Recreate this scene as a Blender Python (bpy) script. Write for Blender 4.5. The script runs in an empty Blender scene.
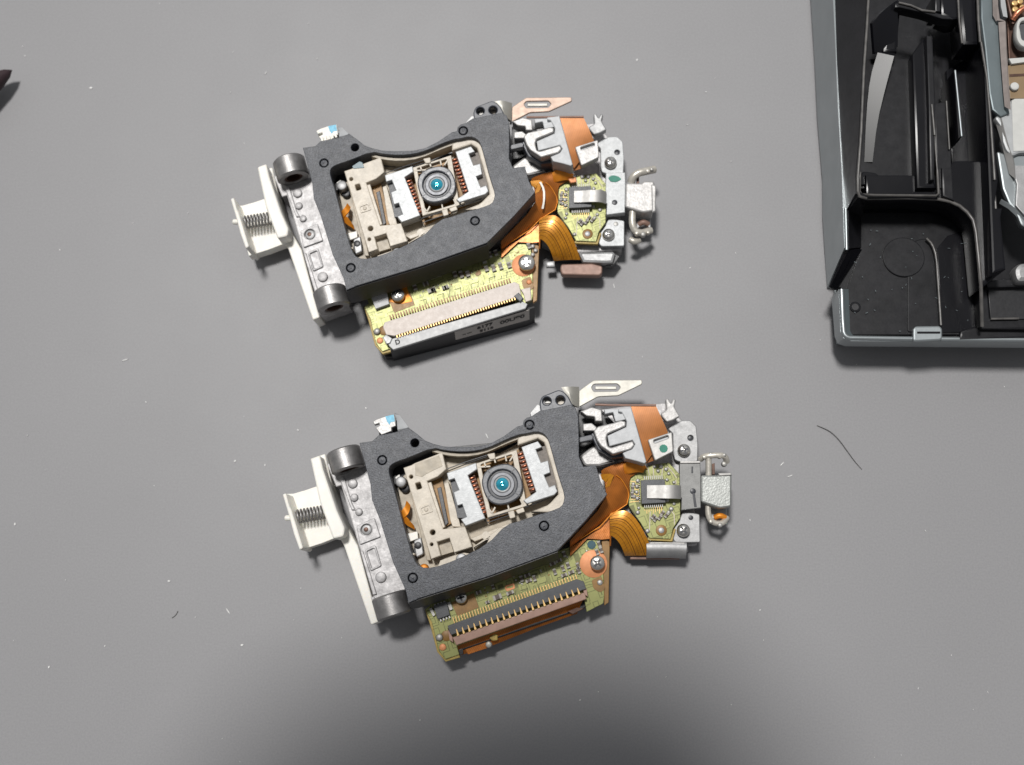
import bpy, bmesh, math, random
from mathutils import Vector, Matrix
from mathutils.geometry import tessellate_polygon
random.seed(7)
C = bpy.context.scene
COL = C.collection
# ------------------------------------------------------------------ camera (1 unit = 1 mm)
FPX, PITCH, YAW = 1100.0, math.radians(11.5), math.radians(2.5)
CAMZ, TOPZ = 196.0, 13.0            # lens height over the mat, height of the black frames over the mat
RC = Matrix.Rotation(YAW, 3, 'Y') @ Matrix.Rotation(PITCH, 3, 'X')
cam = bpy.data.cameras.new('camera'); cam.sensor_width = 36; cam.lens = FPX/1024*36
cam.clip_start = 1; cam.clip_end = 5000
cam.dof.use_dof = True; cam.dof.focus_distance = 186; cam.dof.aperture_fstop = cam.lens*0.001/(2*1.05)
co = bpy.data.objects.new('camera', cam); COL.objects.link(co)
co.matrix_world = Matrix.Translation((0, 0, CAMZ)) @ RC.to_4x4()
C.camera = co
# ------------------------------------------------------------------ world, lamps, exposure
w = bpy.data.worlds.new('World'); C.world = w; w.use_nodes = True
bg = w.node_tree.nodes['Background']; bg.inputs[1].default_value = 0.38
_tc = w.node_tree.nodes.new('ShaderNodeTexCoord'); _sx = w.node_tree.nodes.new('ShaderNodeSeparateXYZ')   # a room that is lighter on the lamp's side
_rp = w.node_tree.nodes.new('ShaderNodeValToRGB'); _mr = w.node_tree.nodes.new('ShaderNodeMapRange')
w.node_tree.links.new(_tc.outputs['Generated'], _sx.inputs[0]); w.node_tree.links.new(_sx.outputs['Y'], _mr.inputs[0])
_mr.inputs[1].default_value = -0.8; _mr.inputs[2].default_value = 0.9; w.node_tree.links.new(_mr.outputs[0], _rp.inputs[0])
_rp.color_ramp.elements[0].color = (0.38, 0.38, 0.39, 1); _rp.color_ramp.elements[1].color = (1.0, 1.03, 1.06, 1)
w.node_tree.links.new(_rp.outputs[0], bg.inputs[0])
def lamp(name, loc, aim, size, power, color):
    l = bpy.data.lights.new(name, 'AREA'); l.shape = 'DISK'; l.size = size; l.energy = power; l.color = color
    o = bpy.data.objects.new(name, l); COL.objects.link(o); o.location = loc
    o.rotation_euler = (Vector(aim)-Vector(loc)).to_track_quat('-Z', 'Y').to_euler()
    return o
lamp('desk_lamp', (-183, 513, 1600), (0, 20, 0), 240, 2.45e7, (1.0, 0.98, 0.955))
C.view_settings.view_transform = 'Standard'; C.view_settings.look = 'None'
C.view_settings.exposure = 0.0; C.view_settings.gamma = 1.0
# ------------------------------------------------------------------ pixel -> place
def un(px, py, z):
    d = RC @ Vector(((px-512)/FPX, -(py-382.5)/FPX, -1))
    k = (CAMZ-z)/-d.z
    return Vector((d.x*k, d.y*k, z))
WIN = dict(A=(270,390,6.375), B=(270,500,6.375), C=(370,400,6.375), D=(450,400,6.375), E=(390,460,6.375), F=(420,530,5.1),
    G=(560,370,5.667), H=(570,440,5.667), N=(500,520,8.5), P=(420,560,10.2), Q=(430,600,10.2), R=(530,380,10.2), X=(0,0,1),
    a=(220,90,6.375), b=(220,190,6.375), c=(360,90,6.375), d=(340,180,6.375), e=(350,250,5.1), f=(490,80,5.667), g=(500,160,5.667),
    n=(430,190,7.646), s=(440,300,9.752), t=(375,315,10.24), v=(330,150,10.2), x=(0,0,1),
    I=(784,0,4.25), J=(804,170,4.25), K=(800,280,4.571), L=(900,0,8.226), M=(964,0,4.25))
def T(s):
    """trace: 'A 1,2 3,4; C 5,6' -> [(px, py, upper_unit?)]"""
    out = []
    for seg in s.split(';'):
        f = seg.split()
        ox, oy, k = WIN[f[0]]
        for q in f[1:]:
            x, y = q.split(',')
            out.append((ox+float(x)/k, oy+float(y)/k, f[0].islower()))
    return out
def chaikin(p, n, closed=True):
    for _ in range(n):
        q = []
        m = len(p)
        rng = range(m) if closed else range(m-1)
        if not closed: q.append(p[0])
        for i in rng:
            a, b = p[i], p[(i+1) % m]
            q.append(a*0.75+b*0.25); q.append(a*0.25+b*0.75)
        if not closed: q.append(p[-1])
        p = q
    return p
def roundc(p, r, closed=True):
    """round every corner of a closed outline with radius about r"""
    out = []
    m = len(p)
    for i in range(m):
        a, b, c = p[i-1], p[i], p[(i+1) % m]
        u, v = a-b, c-b
        if u.length < 1e-5 or v.length < 1e-5: continue
        ang = u.angle(v, 3)
        if ang > 2.8: out.append(b); continue
        k = min(r, u.length*0.45, v.length*0.45)
        s, e = b+u.normalized()*k, b+v.normalized()*k
        for j in range(4):
            tt = j/3
            out.append(s*(1-tt)**2 + b*2*tt*(1-tt) + e*tt*tt)
    return out
# ------------------------------------------------------------------ materials
def mat(name, col, rough=0.5, metal=0.0, var=0.12, vs=0.6, bump=0.0, bs=3.0, spec=0.5, coat=0.0, crough=0.1, rvar=0.1, detail=4, speck=None, trans=0.0, col2=None):
    m = bpy.data.materials.new(name); m.use_nodes = True
    nt = m.node_tree; N = nt.nodes; Lk = nt.links
    b = N['Principled BSDF']
    b.inputs['Roughness'].default_value = rough; b.inputs['Metallic'].default_value = metal
    b.inputs['Specular IOR Level'].default_value = spec
    b.inputs['Coat Weight'].default_value = coat; b.inputs['Coat Roughness'].default_value = crough
    tc = N.new('ShaderNodeTexCoord')
    no = N.new('ShaderNodeTexNoise'); no.inputs['Scale'].default_value = vs; no.inputs['Detail'].default_value = detail
    Lk.new(tc.outputs['Object'], no.inputs['Vector'])
    cr = N.new('ShaderNodeValToRGB')
    c2 = col2 or tuple(min(1, c*(1+var)) for c in col)
    c1 = tuple(c*(1-var) for c in col)
    cr.color_ramp.elements[0].position = 0.3; cr.color_ramp.elements[1].position = 0.7
    cr.color_ramp.elements[0].color = (*c1, 1); cr.color_ramp.elements[1].color = (*c2, 1)
    Lk.new(no.outputs['Fac'], cr.inputs['Fac'])
    last = cr.outputs['Color']
    if speck:                                  # fine grain: (scale, amount)
        n3 = N.new('ShaderNodeTexNoise'); n3.inputs['Scale'].default_value = speck[0]; n3.inputs['Detail'].default_value = 2
        Lk.new(tc.outputs['Object'], n3.inputs['Vector'])
        mr0 = N.new('ShaderNodeMapRange'); mr0.inputs[1].default_value = 0.3; mr0.inputs[2].default_value = 0.7
        mr0.inputs[3].default_value = 1-speck[1]; mr0.inputs[4].default_value = 1+speck[1]
        Lk.new(n3.outputs['Fac'], mr0.inputs[0])
        mx = N.new('ShaderNodeVectorMath'); mx.operation = 'MULTIPLY'
        Lk.new(last, mx.inputs[0]); Lk.new(mr0.outputs[0], mx.inputs[1]); last = mx.outputs[0]
    Lk.new(last, b.inputs['Base Color'])
    mr = N.new('ShaderNodeMapRange'); mr.inputs[3].default_value = max(0.02, rough-rvar); mr.inputs[4].default_value = min(1, rough+rvar)
    n2 = N.new('ShaderNodeTexNoise'); n2.inputs['Scale'].default_value = vs*2.7; n2.inputs['Detail'].default_value = 5
    Lk.new(tc.outputs['Object'], n2.inputs['Vector']); Lk.new(n2.outputs['Fac'], mr.inputs[0]); Lk.new(mr.outputs[0], b.inputs['Roughness'])
    if bump:
        n4 = N.new('ShaderNodeTexNoise'); n4.inputs['Scale'].default_value = bs; n4.inputs['Detail'].default_value = 3
        Lk.new(tc.outputs['Object'], n4.inputs['Vector'])
        bp = N.new('ShaderNodeBump'); bp.inputs['Strength'].default_value = bump; bp.inputs['Distance'].default_value = 0.1
        Lk.new(n4.outputs['Fac'], bp.inputs['Height']); Lk.new(bp.outputs['Normal'], b.inputs['Normal'])
    if trans: b.inputs['Transmission Weight'].default_value = trans
    return m
def lines(m, scale, dark, rot, width=0.25, mask=0.0):
    """thin printed conductor lines laid into a flex or board material"""
    nt = m.node_tree; N = nt.nodes; Lk = nt.links; b = N['Principled BSDF']
    src = b.inputs['Base Color'].links[0].from_socket
    tc = N.new('ShaderNodeTexCoord'); mp = N.new('ShaderNodeMapping'); mp.inputs['Rotation'].default_value = (0, 0, rot)
    wv = N.new('ShaderNodeTexWave'); wv.inputs['Scale'].default_value = scale; wv.inputs['Distortion'].default_value = 0.4
    wv.inputs['Detail'].default_value = 0
    Lk.new(tc.outputs['Object'], mp.inputs['Vector']); Lk.new(mp.outputs[0], wv.inputs['Vector'])
    rp = N.new('ShaderNodeMapRange'); rp.inputs[1].default_value = width; rp.inputs[2].default_value = width+0.2
    rp.inputs[3].default_value = dark; rp.inputs[4].default_value = 1.0
    Lk.new(wv.outputs['Fac'], rp.inputs[0])
    mx = N.new('ShaderNodeVectorMath'); mx.operation = 'MULTIPLY'
    Lk.new(src, mx.inputs[0]); Lk.new(rp.outputs[0], mx.inputs[1]); Lk.new(mx.outputs[0], b.inputs['Base Color'])
    return m
def traces(m, scale, dark):
    nt = m.node_tree; N = nt.nodes; Lk = nt.links; b = N['Principled BSDF']
    src = b.inputs['Base Color'].links[0].from_socket
    tc = N.new('ShaderNodeTexCoord'); mp = N.new('ShaderNodeMapping'); mp.inputs['Rotation'].default_value = (0, 0, -0.33)
    vo = N.new('ShaderNodeTexVoronoi'); vo.feature = 'F1'; vo.distance = 'CHEBYCHEV'; vo.inputs['Scale'].default_value = scale
    Lk.new(tc.outputs['Object'], mp.inputs['Vector']); Lk.new(mp.outputs[0], vo.inputs['Vector'])
    rp = N.new('ShaderNodeMath'); rp.operation = 'PINGPONG'; rp.inputs[1].default_value = 0.11
    Lk.new(vo.outputs['Distance'], rp.inputs[0])
    r2 = N.new('ShaderNodeMapRange'); r2.inputs[1].default_value = 0.015; r2.inputs[2].default_value = 0.035
    r2.inputs[3].default_value = dark; r2.inputs[4].default_value = 1.0
    Lk.new(rp.outputs[0], r2.inputs[0])
    mx = N.new('ShaderNodeVectorMath'); mx.operation = 'MULTIPLY'
    Lk.new(src, mx.inputs[0]); Lk.new(r2.outputs[0], mx.inputs[1]); Lk.new(mx.outputs[0], b.inputs['Base Color'])
    return m
MT = {}
MT['mat'] = mat('mat_vinyl', (0.280, 0.277, 0.284), 0.50, var=0.018, vs=0.035, bump=0.05, bs=2.5, spec=0.45, speck=(3.0, 0.055), rvar=0.05)
MT['frame'] = mat('frame_plastic', (0.068, 0.072, 0.083), 0.48, var=0.10, vs=0.25, bump=0.55, bs=4.5, spec=0.55, speck=(5.5, 0.55))
MT['frame_dark'] = mat('smooth_dark_plastic', (0.055, 0.06, 0.075), 0.35, var=0.1, vs=1)
MT['black'] = mat('black_plastic', (0.012, 0.012, 0.014), 0.4, var=0.2, vs=0.8, bump=0.1)
MT['cast'] = mat('cast_metal', (0.45, 0.44, 0.44), 0.55, 0.5, var=0.22, vs=0.7, bump=0.35, bs=1.6, speck=(3, 0.12))
MT['bearing'] = mat('bearing_metal', (0.33, 0.32, 0.315), 0.46, 0.8, var=0.18, vs=0.9, bump=0.2, bs=5, speck=(6, 0.1))
MT['bore'] = mat('bronze_bore', (0.10, 0.055, 0.04), 0.45, 0.5, var=0.3)
MT['white'] = mat('natural_plastic', (0.88, 0.855, 0.79), 0.42, var=0.05, vs=0.3, bump=0.06, bs=1.5)
MT['white'].node_tree.nodes['Principled BSDF'].inputs['Subsurface Weight'].default_value = 0.15
MT['white'].node_tree.nodes['Principled BSDF'].inputs['Subsurface Radius'].default_value = (2, 1.6, 1.2)
MT['beige'] = mat('beige_resin', (0.60, 0.535, 0.44), 0.42, var=0.12, vs=0.8, bump=0.15, bs=3, speck=(4, 0.06))
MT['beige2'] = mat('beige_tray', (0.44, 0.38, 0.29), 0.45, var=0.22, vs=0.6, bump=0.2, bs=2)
MT['yoke'] = mat('yoke_plate', (0.41, 0.42, 0.425), 0.46, 0.28, var=0.06, vs=0.7, bump=0.12, bs=6, speck=(7, 0.05))
MT['steel'] = mat('bright_steel', (0.42, 0.41, 0.395), 0.5, 0.6, var=0.08, vs=0.6, bump=0.12, bs=1.2)
MT['dullsteel'] = mat('dull_steel', (0.36, 0.36, 0.36), 0.52, 0.7, var=0.1, vs=0.6, bump=0.12, bs=2, speck=(5, 0.08))
MT['tin'] = mat('solder', (0.42, 0.41, 0.39), 0.5, 0.6, var=0.1, vs=1.5, bump=0.3, bs=2)
MT['plate'] = mat('sprung_plate', (0.46, 0.445, 0.40), 0.5, 0.5, var=0.08, vs=0.3)
MT['holder'] = mat('grey_resin', (0.48, 0.49, 0.50), 0.50, 0.1, var=0.08, vs=0.5, bump=0.1, bs=3)
MT['holder_lit'] = mat('bare_cast_metal', (0.44, 0.43, 0.42), 0.48, 0.45, var=0.15, vs=1.2, bump=0.35, bs=2.4)
MT['rough'] = mat('grit_metal', (0.33, 0.34, 0.325), 0.42, 0.6, var=0.12, vs=1.5, bump=0.3, bs=3, speck=(5, 0.12))
MT['pcb'] = traces(mat('circuit_board', (0.285, 0.295, 0.11), 0.40, 0.30, var=0.05, vs=0.5, bump=0.02, bs=2, spec=0.4, coat=0.0), 0.5, 0.45)
MT['pcbedge'] = mat('board_edge', (0.42, 0.30, 0.07), 0.5, var=0.2, vs=1.5)
MT['flex'] = lines(mat('brown_flex', (0.44, 0.14, 0.022), 0.32, 0.35, var=0.28, vs=0.35, spec=0.4, coat=0.0, bump=0.2, bs=0.8), 1.1, 0.72, 0.5)
MT['amber'] = lines(mat('amber_flex', (0.58, 0.235, 0.014), 0.30, 0.3, var=0.22, vs=0.4, spec=0.5, coat=0.2, crough=0.15, bump=0.15, bs=0.6), 0.6, 0.9, 0.9)
MT['orange'] = mat('orange_flex', (0.78, 0.27, 0.02), 0.45, 0.3, var=0.2, vs=0.7, coat=0.0, bump=0.15, bs=0.7)
MT['wideflex'] = lines(mat('tan_flex', (0.50, 0.19, 0.055), 0.42, 0.25, var=0.15, vs=0.3, spec=0.5, coat=0.1, crough=0.3), 1.0, 0.88, -0.25)
MT['copper'] = mat('copper_wire', (0.62, 0.24, 0.14), 0.35, 0.9, var=0.5, vs=1.3, bump=0.6, bs=2.0)
MT['pad'] = mat('copper_pad', (0.72, 0.30, 0.13), 0.52, 0.2, var=0.1, vs=1)
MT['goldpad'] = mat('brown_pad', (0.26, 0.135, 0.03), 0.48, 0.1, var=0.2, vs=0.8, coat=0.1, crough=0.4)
MT['gold'] = mat('gold_pin', (0.66, 0.44, 0.19), 0.45, 0.7, var=0.12, vs=2)
MT['pinkflip'] = mat('brown_flip', (0.42, 0.255, 0.195), 0.44, var=0.12, vs=0.7)
MT['paleconn'] = mat('pale_connector', (0.62, 0.54, 0.48), 0.45, var=0.06, vs=0.5, speck=(4, 0.05))
MT['greyconn'] = mat('grey_connector', (0.46, 0.46, 0.46), 0.42, var=0.08, vs=0.6)
MT['chip'] = mat('chip_epoxy', (0.075, 0.078, 0.085), 0.45, var=0.12, vs=1, bump=0.15, bs=5)
MT['cap'] = mat('ceramic_cap', (0.11, 0.08, 0.065), 0.5, var=0.2, vs=2)
MT['capend'] = mat('cap_terminal', (0.42, 0.40, 0.36), 0.6, 0.1, var=0.1, vs=2)
MT['lensring'] = mat('lens_holder', (0.075, 0.08, 0.092), 0.36, var=0.15, vs=0.8, spec=0.6, bump=0.1, bs=2)
MT['lensmid'] = mat('lens_seat', (0.16, 0.165, 0.18), 0.4, 0.2, var=0.1)
MT['groove'] = mat('lens_groove', (0.03, 0.032, 0.04), 0.4, var=0.1)
MT['glass'] = mat('coated_lens', (0.03, 0.42, 0.58), 0.08, 0.6, var=0.45, vs=0.9, spec=0.8, coat=1, crough=0.02, rvar=0.02)
MT['lensrim'] = mat('lens_rim', (0.50, 0.50, 0.49), 0.42, 0.3, var=0.05)
MT['green'] = mat('green_ink', (0.0, 0.20, 0.13), 0.5, var=0.15, vs=2)
MT['blue'] = mat('blue_ink', (0.20, 0.55, 0.75), 0.5, var=0.2, vs=2)
MT['teal'] = mat('teal_ink', (0.0, 0.07, 0.10), 0.3, var=0.2)
MT['pinkmetal'] = mat('pinkish_metal', (0.27, 0.165, 0.13), 0.5, 0.2, var=0.15)
MT['trace'] = mat('dark_trace', (0.16, 0.055, 0.008), 0.4, 0.2, var=0.2)
MT['screwmetal'] = mat('screw_metal', (0.70, 0.68, 0.64), 0.26, 0.95, var=0.1, vs=1.5, bump=0.25, bs=3)
MT['darksteel'] = mat('dark_steel', (0.21, 0.21, 0.205), 0.5, 0.5, var=0.08, vs=0.5, speck=(5, 0.1))
MT['tanplate'] = mat('tan_plate', (0.45, 0.335, 0.27), 0.5, 0.5, var=0.12, vs=0.4)
MT['olive'] = mat('olive_trace', (0.10, 0.10, 0.03), 0.5, var=0.1)
MT['lug'] = mat('tinned_lug', (0.60, 0.565, 0.50), 0.36, 0.35, var=0.12, vs=1.2, bump=0.4, bs=1.6)
MT['taupe'] = mat('taupe_gap', (0.15, 0.125, 0.105), 0.5, var=0.3, vs=1.5)
MT['label'] = mat('grey_label', (0.55, 0.51, 0.47), 0.5, var=0.05)
MT['ink'] = mat('print_ink', (0.01, 0.01, 0.01), 0.6)
MT['gloss'] = mat('gloss_black_plastic', (0.006, 0.006, 0.008), 0.26, var=0.3, vs=0.05, bump=0.03, bs=0.4, spec=0.28, rvar=0.06)
MT['satin'] = mat('satin_black_plastic', (0.012, 0.012, 0.014), 0.36, var=0.25, vs=0.25, bump=0.05, bs=3, spec=0.3, speck=(3, 0.2))
MT['sheen'] = mat('sheen_black_plastic', (0.008, 0.009, 0.010), 0.27, var=0.3, vs=0.02, spec=0.15, rvar=0.02)
MT['edge'] = mat('plastic_edge_highlight', (0.10, 0.095, 0.09), 0.32, var=0.35, vs=0.6, spec=0.6)  # lighter base colour paints the highlights along the plastic edges
MT['mouldtaupe'] = mat('taupe_trim', (0.33, 0.285, 0.265), 0.5, 0.15, var=0.12, vs=0.8)
MT['zinc'] = mat('zinc_steel', (0.34, 0.37, 0.38), 0.38, 0.7, var=0.06, vs=0.08, bump=0.08, bs=1.5)
MT['slate'] = mat('slate_plate', (0.15, 0.18, 0.19), 0.40, 0.4, var=0.1, vs=0.1, bump=0.08, bs=2)
MT['paper'] = mat('white_label', (0.58, 0.58, 0.555), 0.55, var=0.06)
MT['brownboard'] = mat('brown_board', (0.25, 0.17, 0.09), 0.45, var=0.12, vs=0.3)
MT['hair'] = mat('dark_hair', (0.09, 0.085, 0.08), 0.5)
MT['lint'] = mat('lint', (0.75, 0.75, 0.73), 0.7)
MT['maroon'] = mat('dark_maroon', (0.03, 0.014, 0.018), 0.6)
MT['blocker_dark'] = mat('blocker_gloss', (0.02, 0.02, 0.022), 0.3)
# ------------------------------------------------------------------ mesh builders
def finish(name, me, m, parent, smooth=True, ang=35):
    for x in (m if isinstance(m, (list, tuple)) else [m]): me.materials.append(MT[x])
    if smooth:
        me.polygons.foreach_set('use_smooth', [True]*len(me.polygons))
        me.set_sharp_from_angle(angle=math.radians(ang))
    o = bpy.data.objects.new(name, me); COL.objects.link(o)
    if parent: o.parent = parent
    return o
def prism(name, outlines, z, th, m, parent, bev=0.1):
    """flat plate from closed outlines (first the edge, then holes), top at z, rounded rim"""
    cu = bpy.data.curves.new(name, 'CURVE'); cu.dimensions = '2D'; cu.fill_mode = 'BOTH'
    bev = min(bev, th*0.45)
    cu.extrude = max(th/2-bev, 0.0005); cu.bevel_depth = bev; cu.bevel_resolution = 1; cu.offset = -bev
    for p in outlines:
        s = cu.splines.new('POLY'); s.points.add(len(p)-1); s.use_cyclic_u = True
        for i, q in enumerate(p): s.points[i].co = (q.x, q.y, 0, 1)
    o = bpy.data.objects.new(name, cu)
    me = bpy.data.meshes.new_from_object(o)
    bpy.data.objects.remove(o); bpy.data.curves.remove(cu)
    me.materials.clear(); me.name = name
    me.transform(Matrix.Translation((0, 0, z-th/2)))
    return finish(name, me, m, parent)
def mesh(name, verts, faces, m, parent, smooth=True, ang=35):
    me = bpy.data.meshes.new(name); me.from_pydata([tuple(v) for v in verts], [], faces)
    bm = bmesh.new(); bm.from_mesh(me); bmesh.ops.recalc_face_normals(bm, faces=bm.faces); bm.to_mesh(me); bm.free()
    me.update()
    return finish(name, me, m, parent, smooth, ang)
def lathe_geo(prof, n, M):
    vs, fs = [], []
    for r, z in prof:
        for i in range(n):
            a = 2*math.pi*i/n
            vs.append(M @ Vector((r*math.cos(a), r*math.sin(a), z)))
    for k in range(len(prof)-1):
        for i in range(n):
            fs.append((k*n+i, k*n+(i+1) % n, (k+1)*n+(i+1) % n, (k+1)*n+i))
    fs.append(tuple(range(n))[::-1]); fs.append(tuple((len(prof)-1)*n+i for i in range(n)))
    return vs, fs
def lathe(name, prof, M, m, parent, n=28, ang=35):
    v, f = lathe_geo(prof, n, M)
    return mesh(name, v, f, m, parent, True, ang)
def tube(name, pts, r, m, parent, n=8, sm=2, taper=None):
    pts = chaikin(pts, sm, False) if sm else pts
    vs, fs = [], []
    up = Vector((0.13, 0.21, 1)).normalized()
    for i, p in enumerate(pts):
        tdir = (pts[min(i+1, len(pts)-1)]-pts[max(i-1, 0)]).normalized()
        s = tdir.cross(up)
        if s.length < 0.05: s = tdir.cross(Vector((1, 0.2, 0)))
        s.normalize(); q = tdir.cross(s)
        rr = r if taper is None else r*(1-taper*i/(len(pts)-1))
        for k in range(n):
            a = 2*math.pi*k/n
            vs.append(p+(s*math.cos(a)+q*math.sin(a))*rr)
    for i in range(len(pts)-1):
        for k in range(n):
            fs.append((i*n+k, i*n+(k+1) % n, (i+1)*n+(k+1) % n, (i+1)*n+k))
    fs.append(tuple(range(n))); fs.append(tuple((len(pts)-1)*n+k for k in range(n)))
    return mesh(name, vs, fs, m, parent, True, 60)
def strip(name, A, B, th, m, parent, sm=0, across=3, sag=0.0):
    """thin sheet between two edge lines (a flexible cable, a bent plate), with real thickness"""
    if sm: A, B = chaikin(A, sm, False), chaikin(B, sm, False)
    nrm = []
    for i in range(len(A)):
        j0, j1 = max(i-1, 0), min(i+1, len(A)-1)
        n_ = (A[j1]-A[j0]).cross(B[i]-A[i])
        n_ = n_.normalized() if n_.length > 1e-6 else Vector((0, 0, 1))
        nrm.append(n_)
    vs, fs = [], []
    c = across
    for side in (0, 1):
        for i in range(len(A)):
            for k in range(c+1):
                t_ = k/c
                p = A[i].lerp(B[i], t_)
                vs.append(p + nrm[i]*((0.5-side)*th) + Vector((0, 0, sag*4*t_*(1-t_))))
    L = len(A); S = L*(c+1)
    for i in range(L-1):
        for k in range(c):
            a = i*(c+1)+k
            fs.append((a, a+1, a+c+2, a+c+1)); fs.append((S+a, S+a+c+1, S+a+c+2, S+a+1))
    for i in range(L-1):
        a = i*(c+1); fs.append((a, a+c+1, S+a+c+1, S+a))
        a = i*(c+1)+c; fs.append((a, S+a, S+a+c+1, a+c+1))
    for k in range(c):
        a = k; fs.append((a, S+a, S+a+1, a+1))
        a = (L-1)*(c+1)+k; fs.append((a, a+1, S+a+1, S+a))
    return mesh(name, vs, fs, m, parent, True, 40)
def textmesh(name, body, size, M, m, parent):
    cu = bpy.data.curves.new(name, 'FONT'); cu.body = body; cu.size = size; cu.align_x = 'CENTER'; cu.align_y = 'CENTER'; cu.extrude = 0.01; cu.offset = 0.045
    o = bpy.data.objects.new(name, cu); me = bpy.data.meshes.new_from_object(o)
    bpy.data.objects.remove(o); bpy.data.curves.remove(cu)
    me.materials.clear(); me.transform(M)
    return finish(name, me, m, parent, False)
def thing(name, label, cat, loc=(0, 0, 0), rot=0, group=None):
    o = bpy.data.objects.new(name, None); COL.objects.link(o); o.empty_display_size = 2
    o.location = loc; o.rotation_euler = (0, 0, rot); o['label'] = label; o['category'] = cat
    if group: o['group'] = group
    return o
def tag(o, label, cat, group=None):
    o['label'] = label; o['category'] = cat
    if group: o['group'] = group
    return o
# ------------------------------------------------------------------ the mat
bm = bmesh.new(); bmesh.ops.create_grid(bm, x_segments=8, y_segments=8, size=900)
me = bpy.data.meshes.new('work_mat'); bm.to_mesh(me); bm.free()
o = finish('work_mat', me, 'mat', None, False); o['kind'] = 'structure'
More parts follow.
